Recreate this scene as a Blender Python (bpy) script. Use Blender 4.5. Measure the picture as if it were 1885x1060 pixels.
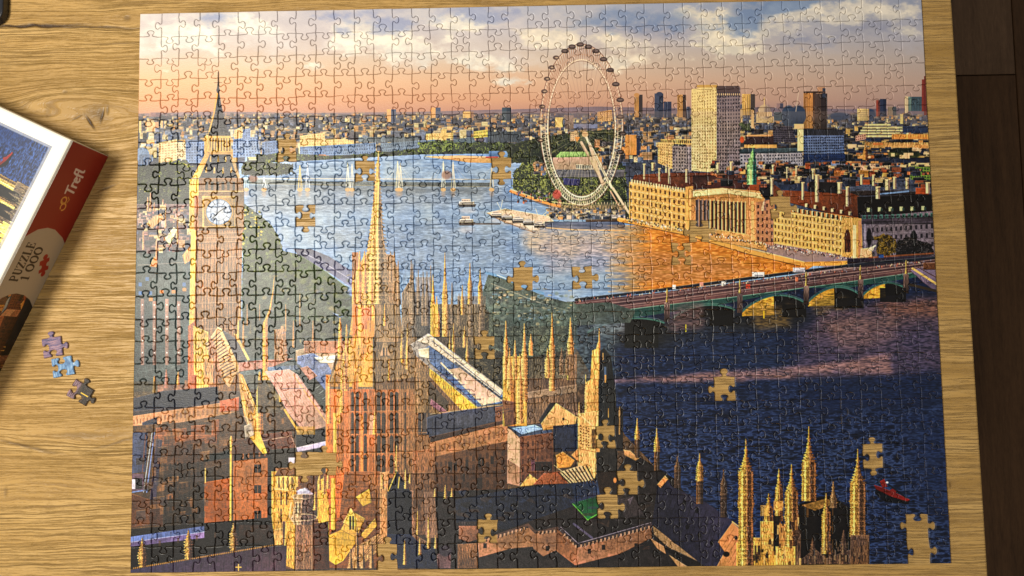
import bpy, math, random
import numpy as np
from mathutils import Vector, Matrix

for o in list(bpy.data.objects): bpy.data.objects.remove(o)
SC = bpy.context.scene; COL = SC.collection

# ---------------------------------------------------------------- camera
# phone held flat above the table; z = 0 is the printed face of the puzzle
CAM = np.array([-0.01121381, -0.04733962, 0.62857694]); FPX = 1361.0
_a = [math.radians(3.71208577 * 57.29578 / 57.3), math.radians(0.68890937 * 57.29578 / 57.3), math.radians(-0.87363464 * 57.29578 / 57.3)]
def _rot(x, y, z):
    Rx = np.array([[1, 0, 0], [0, math.cos(x), -math.sin(x)], [0, math.sin(x), math.cos(x)]])
    Ry = np.array([[math.cos(y), 0, math.sin(y)], [0, 1, 0], [-math.sin(y), 0, math.cos(y)]])
    Rz = np.array([[math.cos(z), -math.sin(z), 0], [math.sin(z), math.cos(z), 0], [0, 0, 1]])
    return Rz @ Ry @ Rx
RC = _rot(*_a)
cam = bpy.data.cameras.new('camera'); camo = bpy.data.objects.new('camera', cam); COL.objects.link(camo)
cam.sensor_width = 36.0; cam.lens = 36.0 * FPX / 1885.0; cam.clip_start = 0.02; cam.clip_end = 50
M4 = np.eye(4); M4[:3, :3] = RC; M4[:3, 3] = CAM
camo.matrix_world = Matrix(M4.tolist()); SC.camera = camo

# ---------------------------------------------------------------- world and lamp
w = bpy.data.worlds.new("World"); SC.world = w; w.use_nodes = True
bg = w.node_tree.nodes['Background']; bg.inputs[0].default_value = (1.0, 0.90, 0.78, 1); bg.inputs[1].default_value = 0.115
lamp = bpy.data.lights.new('ceiling_lamp', 'AREA'); lamp.shape = 'DISK'; lamp.size = 0.26; lamp.energy = 17.5; lamp.color = (1.0, 0.93, 0.80)
lampo = bpy.data.objects.new('ceiling_lamp', lamp); COL.objects.link(lampo); lampo.location = (-0.66, 0.15, 1.10)
lampo.rotation_euler = (Vector(lampo.location) - Vector((0.0, 0.0, 0))).to_track_quat('Z', 'Y').to_euler()
lamp2 = bpy.data.lights.new('shadow_fill_lamp', 'AREA'); lamp2.shape = 'DISK'; lamp2.size = 0.35; lamp2.energy = 11.5; lamp2.color = (1.0, 0.93, 0.82)  # added lamp, source unseen, placed to lighten the shadow beside the box
lamp2o = bpy.data.objects.new('shadow_fill_lamp', lamp2); COL.objects.link(lamp2o); lamp2o.location = (-0.45, -1.25, 1.40)
lamp2o.rotation_euler = (Vector(lamp2o.location) - Vector((0.0, 0.0, 0))).to_track_quat('Z', 'Y').to_euler()
SC.view_settings.view_transform = 'Standard'; SC.view_settings.look = 'None'; SC.view_settings.exposure = 0.0; SC.view_settings.gamma = 1.0

# ---------------------------------------------------------------- helpers
def unproj(px, py, z=0.0):
    """point of the plane at height z seen at photograph pixel px, py"""
    d = RC @ np.array([(px - 942.5) / FPX, -(py - 530) / FPX, -1.0])
    t = (z - CAM[2]) / d[2]
    return CAM + d * t
def proj(P):
    q = (np.asarray(P, float) - CAM) @ RC
    return np.stack([942.5 + FPX * q[..., 0] / -q[..., 2], 530 - FPX * q[..., 1] / -q[..., 2]], -1)

def new_obj(name, me, parent=None, **props):
    o = bpy.data.objects.new(name, me); COL.objects.link(o)
    if parent is not None: o.parent = parent
    for k, v in props.items(): o[k] = v
    return o
def empty(name, loc=(0, 0, 0), **props):
    o = new_obj(name, None, None, **props); o.location = loc; o.empty_display_size = .05; return o
def mesh(name, verts, faces, mats=(), fm=None, smooth=False):
    me = bpy.data.meshes.new(name); me.from_pydata([tuple(map(float, v)) for v in verts], [], faces)
    for m in mats: me.materials.append(m)
    if fm is not None: me.polygons.foreach_set('material_index', fm)
    if smooth: me.polygons.foreach_set('use_smooth', [True] * len(me.polygons))
    me.update(); return me

def mat(name, color=(.5, .5, .5), rough=.5, spec=.5):
    m = bpy.data.materials.new(name); m.use_nodes = True
    b = m.node_tree.nodes['Principled BSDF']; b.inputs['Base Color'].default_value = (*color, 1)
    b.inputs['Roughness'].default_value = rough; b.inputs['Specular IOR Level'].default_value = spec
    return m, m.node_tree, b
class NT:
    """tiny helper for wiring shader nodes"""
    def __init__(s, nt): s.nt = nt
    def n(s, t, **kw):
        x = s.nt.nodes.new(t)
        for k, v in kw.items(): setattr(x, k, v)
        return x
    def l(s, a, b): s.nt.links.new(a, b)
    def math(s, op, a, b=None, c=None, clamp=False):
        x = s.n('ShaderNodeMath', operation=op, use_clamp=clamp)
        for i, v in enumerate((a, b, c)):
            if v is None: continue
            if isinstance(v, (int, float)): x.inputs[i].default_value = v
            else: s.l(v, x.inputs[i])
        return x.outputs[0]
    def comb(s, x, y, z=0.0):
        c = s.n('ShaderNodeCombineXYZ')
        for i, v in enumerate((x, y, z)):
            if isinstance(v, (int, float)): c.inputs[i].default_value = v
            else: s.l(v, c.inputs[i])
        return c.outputs[0]
    def noise(s, vec, scale, detail=3, rough=.5, dist=0.0):
        x = s.n('ShaderNodeTexNoise'); x.inputs['Scale'].default_value = scale; x.inputs['Detail'].default_value = detail
        x.inputs['Roughness'].default_value = rough; x.inputs['Distortion'].default_value = dist
        if vec is not None: s.l(vec, x.inputs['Vector'])
        return x.outputs['Fac']
    def ramp(s, fac, stops, interp='LINEAR'):
        r = s.n('ShaderNodeValToRGB'); cr = r.color_ramp; cr.interpolation = interp
        while len(cr.elements) < len(stops): cr.elements.new(.5)
        for e, (p, c) in zip(cr.elements, stops): e.position = p; e.color = (*c, 1) if len(c) == 3 else c
        s.l(fac, r.inputs[0]); return r.outputs['Color']
    def mix(s, f, a, b, mode='MIX'):
        x = s.n('ShaderNodeMix', data_type='RGBA', blend_type=mode)
        for i, v in ((0, f), (6, a), (7, b)):
            if isinstance(v, (int, float)): x.inputs[i].default_value = v
            elif isinstance(v, tuple): x.inputs[i].default_value = (*v, 1) if len(v) == 3 else v
            else: s.l(v, x.inputs[i])
        return x.outputs[2]
    def bump(s, h, strength, dist, normal=None):
        b = s.n('ShaderNodeBump'); b.inputs['Strength'].default_value = strength; b.inputs['Distance'].default_value = dist
        s.l(h, b.inputs['Height'])
        if normal is not None: s.l(normal, b.inputs['Normal'])
        return b.outputs[0]
def lin(c):
    return tuple(((v / 255) / 12.92 if v / 255 <= .04045 else ((v / 255 + .055) / 1.055) ** 2.4) for v in c)
# ---------------------------------------------------------------- print on the puzzle
# The printed city view is drawn with numpy into a generated image (flat print).
PX0, PY0, PX1, PY1, PS = 226.0, -14.0, 1766.0, 1066.0, 1.6
PW, PH = int((PX1 - PX0) * PS), int((PY1 - PY0) * PS)
rs = np.random.RandomState(7)

def vnoise(w, h, sx, sy, seed, octs=1, gain=0.5):
    """value noise in 0..1, cell sx*sy canvas pixels"""
    out = np.zeros((h, w), np.float32); a = 1.0; tot = 0
    r = np.random.RandomState(seed)
    for o in range(octs):
        gx = max(2, int(w / sx) + 3); gy = max(2, int(h / sy) + 3)
        g = r.rand(gy, gx).astype(np.float32)
        X = np.arange(w, dtype=np.float32) / sx; Y = np.arange(h, dtype=np.float32) / sy
        xi = np.minimum(X.astype(int), gx - 2); yi = np.minimum(Y.astype(int), gy - 2)
        fx = X - xi; fy = Y - yi
        fx = fx * fx * (3 - 2 * fx); fy = fy * fy * (3 - 2 * fy)
        rows = g[:, xi] * (1 - fx) + g[:, xi + 1] * fx
        out += a * (rows[yi] * (1 - fy)[:, None] + rows[yi + 1] * fy[:, None])
        tot += a; a *= gain; sx = max(1.0, sx / 2); sy = max(1.0, sy / 2)
    return out / tot

def rgb(c): return np.array(c, np.float32) / 255.0

CV = np.zeros((PH, PW, 3), np.float32)
YY, XX = np.mgrid[0:PH, 0:PW].astype(np.float32)
XX = (XX + 0.5) / PS + PX0; YY = (YY + 0.5) / PS + PY0
NF = vnoise(PW, PH, 2.2, 2.2, 1)                       # fine grain
NM = vnoise(PW, PH, 9, 9, 2, 3)                        # medium
NL = vnoise(PW, PH, 60, 60, 3, 4)                      # large
NW = vnoise(PW, PH, 11, 2.6, 4, 2, 0.6)                # small waves, stretched in x
NW2 = 1 - np.abs(vnoise(PW, PH, 24, 7, 14, 3, 0.6) - .5) * 3.0                    # crested waves
NV = .5 * vnoise(PW, PH, 2.2, 20, 5, 1) + .5 * (.5 + .5 * np.cos(XX * 2 * math.pi / 4.6) * (.35 + .65 * np.cos(YY * 2 * math.pi / 12.5)))   # mullions and storeys
NH = vnoise(PW, PH, 70, 5, 6, 3)                       # long horizontal streaks
NC = vnoise(PW, PH, 80, 44, 8, 6, 0.6)                 # clouds
NC2 = vnoise(PW, PH, 46, 30, 9, 4, 0.5)

def box(x0, y0, x1, y1):
    a = max(0, int(np.floor((x0 - PX0) * PS))); b = min(PW, int(np.ceil((x1 - PX0) * PS)) + 1)
    c = max(0, int(np.floor((y0 - PY0) * PS))); d = min(PH, int(np.ceil((y1 - PY0) * PS)) + 1)
    if b <= a or d <= c: return None
    return slice(c, d), slice(a, b)

def pmask(pts, X, Y):
    out = np.zeros(X.shape, bool); n = len(pts)
    for i in range(n):
        x0, y0 = pts[i]; x1, y1 = pts[(i + 1) % n]
        if y0 == y1: continue
        c = ((Y >= y0) != (Y >= y1))
        out ^= c & (X < (x1 - x0) * (Y - y0) / (y1 - y0) + x0)
    return out

def cover(pts, sl):
    X = XX[sl]; Y = YY[sl]; q = 0.25 / PS
    if X.size > 300000: return pmask(pts, X, Y).astype(np.float32)
    return (pmask(pts, X - q, Y - q * .6).astype(np.float32) + pmask(pts, X + q, Y - q * .4) +
            pmask(pts, X - q * .4, Y + q) + pmask(pts, X + q * .5, Y + q * .9)) / 4

def blend(sl, m, col):
    CV[sl] += m[..., None] * (col - CV[sl])

def shade(col, sl, var):
    """colour with printed variation: var = list of (field, amplitude)"""
    c = col
    if not var: return c
    k = np.zeros(XX[sl].shape, np.float32)
    for f, a in var:
        if f is NF: a = min(a, .22) * .6
        if f is NM: a *= .7
        k += (f[sl] - 0.5) * 2 * a
    return np.clip(c * (1 + k[..., None]), 0, 1)

V1 = [(NF, .10), (NM, .10)]
def poly(pts, col, al=1.0, var=V1, col2=None, ax='y'):
    xs = [p[0] for p in pts]; ys = [p[1] for p in pts]
    sl = box(min(xs), min(ys), max(xs), max(ys))
    if sl is None: return
    m = cover(pts, sl) * al
    c = rgb(col)
    if col2 is not None:
        t = (YY[sl] - min(ys)) / (max(ys) - min(ys) + 1e-6) if ax == 'y' else (XX[sl] - min(xs)) / (max(xs) - min(xs) + 1e-6)
        t = np.clip(t, 0, 1)[..., None]
        c = c * (1 - t) + rgb(col2) * t
    c = shade(c, sl, var)
    if var and m.size > 900:   # slow tonal drift across larger surfaces
        s1 = math.sin(xs[0] * 3.1 + ys[0] * 1.7); s2 = math.cos(xs[0] * 1.3 - ys[0] * 2.3)
        gx_ = (XX[sl] - min(xs)) / (max(xs) - min(xs) + 1) - .5; gy_ = (YY[sl] - min(ys)) / (max(ys) - min(ys) + 1) - .5
        c = np.clip(c * (1 + (.22 * s1 * gx_ + .22 * s2 * gy_ + (NL[sl] - .5) * .35 + (NV[sl] - .5) * .08)[..., None]), 0, 1)
    blend(sl, m, c)
    W_, H_ = max(xs) - min(xs), max(ys) - min(ys)
    if al > .85 and var and any(f is NF for f, a in var) and 14 < max(W_, H_) < 260 and len(pts) < 9 and min(ys) > 300:
        A = sum(pts[i][0] * pts[(i + 1) % len(pts)][1] - pts[(i + 1) % len(pts)][0] * pts[i][1] for i in range(len(pts)))
        b = np.array(col, float)
        for i in range(len(pts)):   # parapet highlights and shadow joints
            (ax_, ay), (bx, by) = pts[i], pts[(i + 1) % len(pts)]
            nxx, nyy = (by - ay), -(bx - ax_)
            if A < 0: nxx, nyy = -nxx, -nyy
            L = math.hypot(nxx, nyy) + 1e-6; up = -nyy / L - .4 * nxx / L
            if up > .3: line([pts[i], pts[(i + 1) % len(pts)]], 1.3, tuple(np.minimum(b * 1.25 + 26, 255)), .5)
            elif up < -.2: line([pts[i], pts[(i + 1) % len(pts)]], 1.3, tuple(b * .45), .5)

def rect(x0, y0, x1, y1, col, al=1.0, var=None, col2=None, ax='y'):
    poly([(x0, y0), (x1, y0), (x1, y1), (x0, y1)], col, al, var, col2, ax)

def line(pts, w, col, al=1.0):
    for (x0, y0), (x1, y1) in zip(pts[:-1], pts[1:]):
        sl = box(min(x0, x1) - w, min(y0, y1) - w, max(x0, x1) + w, max(y0, y1) + w)
        if sl is None: continue
        X = XX[sl]; Y = YY[sl]; dx, dy = x1 - x0, y1 - y0; L = dx * dx + dy * dy + 1e-9
        t = np.clip(((X - x0) * dx + (Y - y0) * dy) / L, 0, 1)
        d = np.hypot(X - x0 - t * dx, Y - y0 - t * dy)
        blend(sl, np.clip((w / 2 - d) * PS + .5, 0, 1) * al, rgb(col))

def disc(cx, cy, rx, ry, col, al=1.0, soft=0.0, ang=0.0):
    R = max(rx, ry) * (1 + soft)
    sl = box(cx - R, cy - R, cx + R, cy + R)
    if sl is None: return
    X = XX[sl] - cx; Y = YY[sl] - cy
    if ang:
        ca, sa = math.cos(ang), math.sin(ang); X, Y = X * ca + Y * sa, -X * sa + Y * ca
    d = np.sqrt((X / rx) ** 2 + (Y / ry) ** 2)
    if soft: m = np.clip((1 + soft - d) / (2 * soft), 0, 1); m = m * m * (3 - 2 * m)
    else: m = np.clip((1 - d) * min(rx, ry) * PS + .5, 0, 1)
    blend(sl, m * al, rgb(col))

def ring(cx, cy, rx, ry, w, col, al=1.0, a0=None, a1=None):
    sl = box(cx - rx - w, cy - ry - w, cx + rx + w, cy + ry + w)
    X = XX[sl] - cx; Y = YY[sl] - cy
    th = np.arctan2(Y / ry, X / rx); r = np.hypot(rx * np.cos(th), ry * np.sin(th))
    d = np.abs(np.hypot(X, Y) - r)
    blend(sl, np.clip((w / 2 - d) * PS + .5, 0, 1) * al, rgb(col))

def quad_uv(q, pad=0):
    """q: TL, TR, BR, BL in photo coords -> slice, u, v, mask"""
    src = np.array([[0, 0], [1, 0], [1, 1], [0, 1]], float); A = []
    for (x, y), (u, v) in zip(q, src):
        A.append([x, y, 1, 0, 0, 0, -u * x, -u * y, u]); A.append([0, 0, 0, x, y, 1, -v * x, -v * y, v])
    A = np.array(A); h = np.linalg.solve(A[:, :8], A[:, 8])
    xs = [p[0] for p in q]; ys = [p[1] for p in q]
    sl = box(min(xs), min(ys), max(xs), max(ys))
    X = XX[sl]; Y = YY[sl]; w = h[6] * X + h[7] * Y + 1
    u = (h[0] * X + h[1] * Y + h[2]) / w; v = (h[3] * X + h[4] * Y + h[5]) / w
    return sl, u, v, cover(q, sl)

def facade(q, nu, nv, wall, win, wu=.45, wv=.5, v0=.04, v1=.97, al=1.0, floors=None, fcol=None, wall2=None, jit=.25, pil=None):
    sl, u, v, m = quad_uv(q)
    c = np.broadcast_to(rgb(wall), u.shape + (3,)).copy()
    if wall2 is not None: c = c * (1 - v[..., None]) + rgb(wall2) * v[..., None]
    c = shade(c, sl, [(NF, .10), (NM, .12)])
    if pil is not None:
        fu = (u * nu) % 1; pm = ((fu > .86) | (fu < .08)).astype(np.float32) * .7
        c = c + pm[..., None] * (rgb(pil) - c)
    vv = (v - v0) / (v1 - v0)
    fu = (u * nu) % 1; fv = (vv * nv) % 1
    wm = (np.abs(fu - .5) < wu / 2) & (np.abs(fv - .5) < wv / 2) & (vv > 0) & (vv < 1)
    hsh = np.sin(np.floor(u * nu) * 12.9898 + np.floor(vv * nv) * 78.233) * 43758.5453
    hsh = hsh - np.floor(hsh)
    k = wm.astype(np.float32) * (1 - jit * hsh)
    c = c + k[..., None] * (rgb(win) - c)
    if floors:
        fl = (np.abs(fv) < floors).astype(np.float32) * .7
        c = c + fl[..., None] * (rgb(fcol) - c)
    blend(sl, m * al, np.clip(c, 0, 1))

def spire(prof, lit, dark, mid=None, split=.05, stripes=4, crock=0.0, cp=5.0, nz=.25, al=1.0, soft=.35):
    """tower/pinnacle: prof = [(y, xc, halfwidth)...] top to bottom; left side lit, right side in shade"""
    ys = [p[0] for p in prof]; W = max(p[2] for p in prof) * (1 + crock) + 2
    xs = [p[1] for p in prof]
    sl = box(min(xs) - W, ys[0] - 1, max(xs) + W, ys[-1])
    if sl is None: return
    X = XX[sl]; Y = YY[sl]
    xc = np.interp(Y, ys, xs); hw = np.interp(Y, ys, [p[2] for p in prof])
    if crock: hw = hw * (1 + crock * (np.abs(np.sin(Y * math.pi / cp)) * 1.2 - .5) + crock * (NF[sl] - .5))
    u = (X - xc) / np.maximum(hw, .3)
    m = np.clip((1 - np.abs(u)) * hw * PS + .5, 0, 1) * (Y >= ys[0]) * (Y <= ys[-1])
    t = np.clip((u - split) / soft + .5, 0, 1)[..., None]
    c = rgb(lit) * (1 - t) + rgb(dark) * t
    if mid is not None:
        b = np.clip(1 - np.abs(u - split) * 2.2, 0, 1)[..., None] * .8
        c = c * (1 - b) + rgb(mid) * b
    st = np.sin(u * math.pi * stripes) * .5 + .5
    k = 1 + nz * ((st - .5) * 1.1 + (NF[sl] - .5) * 1.4 + (NV[sl] - .5) * .9)
    k = k * (1 - .30 * (np.cos(u * math.pi * 2 * max(stripes, 2)) > .45) * (((Y / 8.5) % 1) < .62) * np.clip((hw - 3.5) / 2, 0, 1)) * (1 + .16 * (((Y / 8.5) % 1) > .86))
    blend(sl, m * al, np.clip(c * k[..., None], 0, 1))

def foliage(pts, dark, light, th=.5, al=1.0, edge=3.0, n=0, tipcol=None):
    xs = [p[0] for p in pts]; ys = [p[1] for p in pts]
    sl = box(min(xs) - 4, min(ys) - 4, max(xs) + 4, max(ys) + 4)
    if sl is None: return
    X = XX[sl] + (NM[sl] - .5) * edge * 4 + (NF[sl] - .5) * 2; Y = YY[sl] + (NF[sl] - .5) * edge + (NM[sl] - .5) * edge * 2
    m = pmask(pts, X, Y).astype(np.float32) * al
    t = np.clip((NF[sl] * .45 + NM[sl] * .55 - th) * 5 + .5, 0, 1)[..., None]
    c = rgb(dark) * (1 - t) + rgb(light) * t
    blend(sl, m, np.clip(c * (1 + .35 * (NF[sl] - .5)[..., None]), 0, 1))

LITS = [(238, 190, 122), (246, 216, 160), (222, 158, 96), (205, 142, 92), (232, 200, 150), (196, 150, 110)]
DRKS = [(64, 76, 102), (86, 100, 132), (44, 50, 64), (98, 92, 98), (58, 62, 74), (108, 118, 142)]
def city(x0, x1, y0, y1, n, w0, w1, lits=LITS, drks=DRKS, lit=.55, hk=.8, clip=None, seed=1):
    r = np.random.RandomState(seed)
    ys = np.sort(r.rand(n)) * (y1 - y0) + y0
    for y in ys:
        x = r.rand() * (x1 - x0) + x0
        if clip is not None and not pmask(clip, np.array([x]), np.array([y]))[0]: continue
        k = (y - y0) / (y1 - y0 + 1e-6); w = (w0 + (w1 - w0) * k) * (.5 + r.rand() * 1.1); h = w * hk * (.4 + r.rand() * .9)
        sl = box(x, y - h, min(x + w, x1), y)
        if sl is None: continue
        if r.rand() < lit: a = np.array(lits[r.randint(len(lits))]); b = np.array(drks[r.randint(len(drks))])
        else: a = np.array(drks[r.randint(len(drks))]); b = a * .7
        sp = x + w * (.35 + .5 * r.rand())
        CV[sl] = np.where((XX[sl] < sp)[..., None], rgb(a), rgb(b)) * (1 + .2 * (NF[sl] - .5))[..., None]
        s2 = box(x, y - h - 1.0, min(x + w, x1), y - h)
        if s2 is not None: CV[s2] = CV[s2] * .3 + .7 * rgb(np.array(a) * .45 + np.array([150, 140, 140]) * .35)
        if w > 7 and r.rand() < .7:
            yy = y - h + 2
            while yy < y - 1:
                s3 = box(x + 1, yy, min(x + w - 1, x1), yy + .5)
                if s3 is not None: CV[s3] *= .72
                yy += 2.6

def sky_layer():
    y = YY; x = XX
    ys = [-14, 60, 110, 150, 185, 207]
    left = np.array([(190, 186, 200), (206, 192, 190), (222, 196, 172), (230, 184, 140), (224, 164, 120), (210, 152, 120)], float) / 255
    mid = np.array([(168, 176, 200), (196, 190, 196), (210, 188, 168), (216, 176, 146), (208, 158, 128), (186, 138, 122)], float) / 255
    rgt = np.array([(120, 140, 176), (168, 168, 182), (182, 168, 164), (186, 160, 148), (176, 146, 138), (150, 128, 134)], float) / 255
    def col(a):
        return np.stack([np.interp(y, ys, a[:, i]) for i in range(3)], -1)
    t = (x - 250) / 1450.0
    w1 = np.clip(1 - t * 2, 0, 1)[..., None]; w3 = np.clip(t * 2 - 1, 0, 1)[..., None]; w2 = 1 - w1 - w3
    c = col(left) * w1 + col(mid) * w2 + col(rgt) * w3
    ex = np.array([250, 420, 600, 760, 930, 1060, 1200, 1330, 1430, 1560, 1710], float)
    lo = np.interp(x, ex, [118, 112, 108, 128, 128, 108, 104, 104, 84, 84, 100]); ev = np.clip((lo + 26 - y) / 46, 0, 1) * np.interp(x, ex, [.95, .9, .78, .84, .80, .86, .62, .74, .85, .88, .9])
    vm = np.clip((ev + (NC - .5) * 1.5 - .42) * 1.6, 0, 1)[..., None] * .78
    vc = np.stack([np.interp(x, ex, [222, 218, 210, 214, 210, 208, 186, 196, 182, 176, 178]), np.interp(x, ex, [212, 210, 200, 206, 200, 198, 180, 188, 178, 174, 174]), np.interp(x, ex, [204, 204, 200, 200, 198, 192, 186, 184, 182, 184, 184])], -1) / 255
    c = c * (1 - vm) + (vc * (.93 + .14 * NL[..., None])) * vm
    def puff(items, colr, thr=.42, k=4.0, amp=1.0, lit=False):
        f = np.zeros(x.shape, np.float32)
        for cx, cy, rx, ry, a in items:
            rx *= 1.15; ry *= 1.15
            sl = box(cx - rx * 2.4, cy - ry * 2.4, cx + rx * 2.4, cy + ry * 2.4)
            if sl is None: continue
            g = a * np.exp(-((XX[sl] - cx) / rx) ** 2 - ((YY[sl] - cy) / ry) ** 2)
            f[sl] = 1 - (1 - f[sl]) * (1 - np.minimum(g, .97) * .85)
        m = np.clip((f * .95 + (NC - .5) * 2.3 * np.clip(f * 5, 0, 1) - thr) * k * .8, 0, 1) * amp
        cc = np.broadcast_to(rgb(colr), x.shape + (3,))
        if lit:   # billows: lit from the left and above, lilac-grey below
            sh = np.clip(.5 + (NC2 - np.roll(NC2, 12, 0)) * 2.6 + (NC2 - np.roll(NC2, -12, 1)) * 1.6, 0, 1)[..., None]
            cc = cc * (.90 + .12 * sh) + np.array([.0, .01, .035]) * (1 - sh)
        return m[..., None] * 1.0, cc
    for items, colr, thr, k, amp in (
        # grey undersides
        ([(1225, 62, 100, 14, 1), (1180, 50, 70, 12, .8), (1470, 72, 60, 14, 1), (1560, 58, 50, 12, 1), (1620, 48, 60, 16, 1), (1590, 30, 34, 8, .9), (1650, 70, 60, 12, .7), (1010, 62, 50, 8, .6)], (140, 144, 168), .40, 2.0, .75),
        # lit clouds
        ([(345, 60, 38, 26, 1), (300, 50, 50, 20, .8), (385, 88, 44, 18, 1), (430, 38, 40, 12, .9), (470, 52, 46, 14, .7), (300, 88, 40, 12, .7), (300, 132, 50, 8, .85)], (240, 234, 220), .38, 2.8, .95),
        ([(670, 95, 60, 26, 1), (720, 62, 60, 14, 1), (650, 60, 40, 20, .8), (770, 80, 70, 16, .9), (840, 45, 50, 14, 1), (868, 30, 40, 12, .9), (850, 112, 60, 10, 1), (910, 128, 50, 7, .7), (930, 150, 40, 8, .6), (600, 120, 50, 9, .6)], (240, 231, 214), .38, 2.8, .95),
        ([(990, 62, 44, 16, .9), (1015, 78, 40, 16, 1), (1090, 70, 60, 12, 1), (1140, 82, 70, 16, 1), (1160, 112, 60, 16, 1), (1060, 76, 50, 12, .9), (1000, 96, 40, 8, .5), (1240, 96, 70, 14, .85), (1300, 108, 50, 8, .6)], (238, 224, 202), .38, 2.7, .95),
        ([(1262, 18, 40, 14, 1), (1290, 34, 26, 12, .9), (1325, 26, 20, 16, 1), (1320, 55, 50, 20, .9), (1345, 52, 20, 16, 1), (1370, 88, 60, 14, .95), (1300, 85, 40, 10, .6)], (236, 224, 202), .34, 3.0, .97),
        ([(1425, 45, 30, 18, 1), (1450, 26, 30, 16, 1), (1500, 24, 50, 20, 1), (1540, 12, 50, 12, 1), (1590, 14, 40, 10, 1), (1550, 36, 30, 12, .9), (1640, 26, 60, 12, .8), (1680, 60, 40, 16, .7), (1400, 62, 40, 12, .9), (1520, 62, 40, 8, .4), (1675, 12, 30, 14, .7)], (226, 217, 203), .34, 3.0, .95),
        # blue openings between the clouds
        ([(395, 36, 34, 12, 1), (590, 28, 50, 12, .9), (735, 45, 50, 16, 1), (705, 22, 40, 10, .9), (640, 55, 20, 8, .6), (850, 20, 60, 10, .8), (965, 22, 50, 12, 1), (900, 36, 40, 9, .8)], (138, 148, 184), .40, 2.4, .75),
        ([(1120, 35, 70, 22, 1), (1180, 28, 60, 22, 1), (1250, 42, 60, 18, 1), (1225, 18, 40, 12, .8), (1060, 40, 40, 14, .8), (985, 40, 30, 14, .6)], (110, 132, 172), .40, 2.0, .7),
        ([(1385, 22, 52, 26, 1), (1370, 48, 30, 14, 1), (1440, 8, 40, 10, 1), (1475, 0, 70, 9, 1.1)], (96, 124, 170), .40, 2.2, .72),
    ):
        m, cc = puff(items, colr, thr, k, amp, colr[0] > 210)
        c = c * (1 - m) + cc * m
    sh = (NC - .5)[..., None] * .10 * np.clip((150 - y) / 80, 0, 1)[..., None]
    CV[:] = np.clip(c * (1 + sh), 0, 1)

def water(pts, deep, mid, hi, hk=.5, th=.55, al=1.0, ripple=1.0, fade=None):
    xs = [p[0] for p in pts]; ys = [p[1] for p in pts]
    sl = box(min(xs), min(ys), max(xs), max(ys)); m = cover(pts, sl) * al
    if fade is not None: m = m * np.clip((XX[sl] + (NH[sl] - .5) * 60 + (NW[sl] - .5) * 20 - fade[0]) / (fade[1] - fade[0]), 0, 1)
    t = np.clip(.5 + (NH[sl] - .5) * 1.6 + (NL[sl] - .5) * 1.2, 0, 1)[..., None]
    c = rgb(deep) * (1 - t) + rgb(mid) * t
    big = np.clip((YY[sl] - 520) / 300, 0, 1); nw = NW[sl] * (1 - big) + NW2[sl] * big
    w = np.clip((nw - th) * 4.5 * ripple, 0, 1)[..., None]
    c = c * (1 - w * hk) + rgb(hi) * w * hk
    c = c * (1 + (nw - .5)[..., None] * (.55 + .05 * big[..., None]) * ripple)
    blend(sl, m, np.clip(c, 0, 1))

def blurm(a, n):
    for _ in range(2):
        c = np.cumsum(np.pad(a, ((n + 1, n), (0, 0)), 'edge'), 0); a = (c[2 * n + 1:] - c[:-2 * n - 1]) / (2 * n + 1)
        c = np.cumsum(np.pad(a, ((0, 0), (n + 1, n)), 'edge'), 1); a = (c[:, 2 * n + 1:] - c[:, :-2 * n - 1]) / (2 * n + 1)
    return a
def tint(pts, col, al, soft=12):
    """coloured reflection with soft, streaky edge"""
    xs = [p[0] for p in pts]; ys = [p[1] for p in pts]
    sl = box(min(xs) - soft * 3, min(ys) - soft * 2.5, max(xs) + soft * 3, max(ys) + soft * 2.5)
    X = XX[sl] + (NH[sl] - .5) * soft * 6; Y = YY[sl] + (NH[sl] - .5) * soft * 2.2 + (NW[sl] - .5) * soft
    m = blurm(pmask(pts, X, Y).astype(np.float32), max(1, int(soft * PS * .8))) * al * np.clip(.45 + NW[sl] * 1.1, 0, 1)
    lum = .65 + .7 * NW[sl]
    blend(sl, m, np.clip(rgb(col) * lum[..., None], 0, 1))

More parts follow.
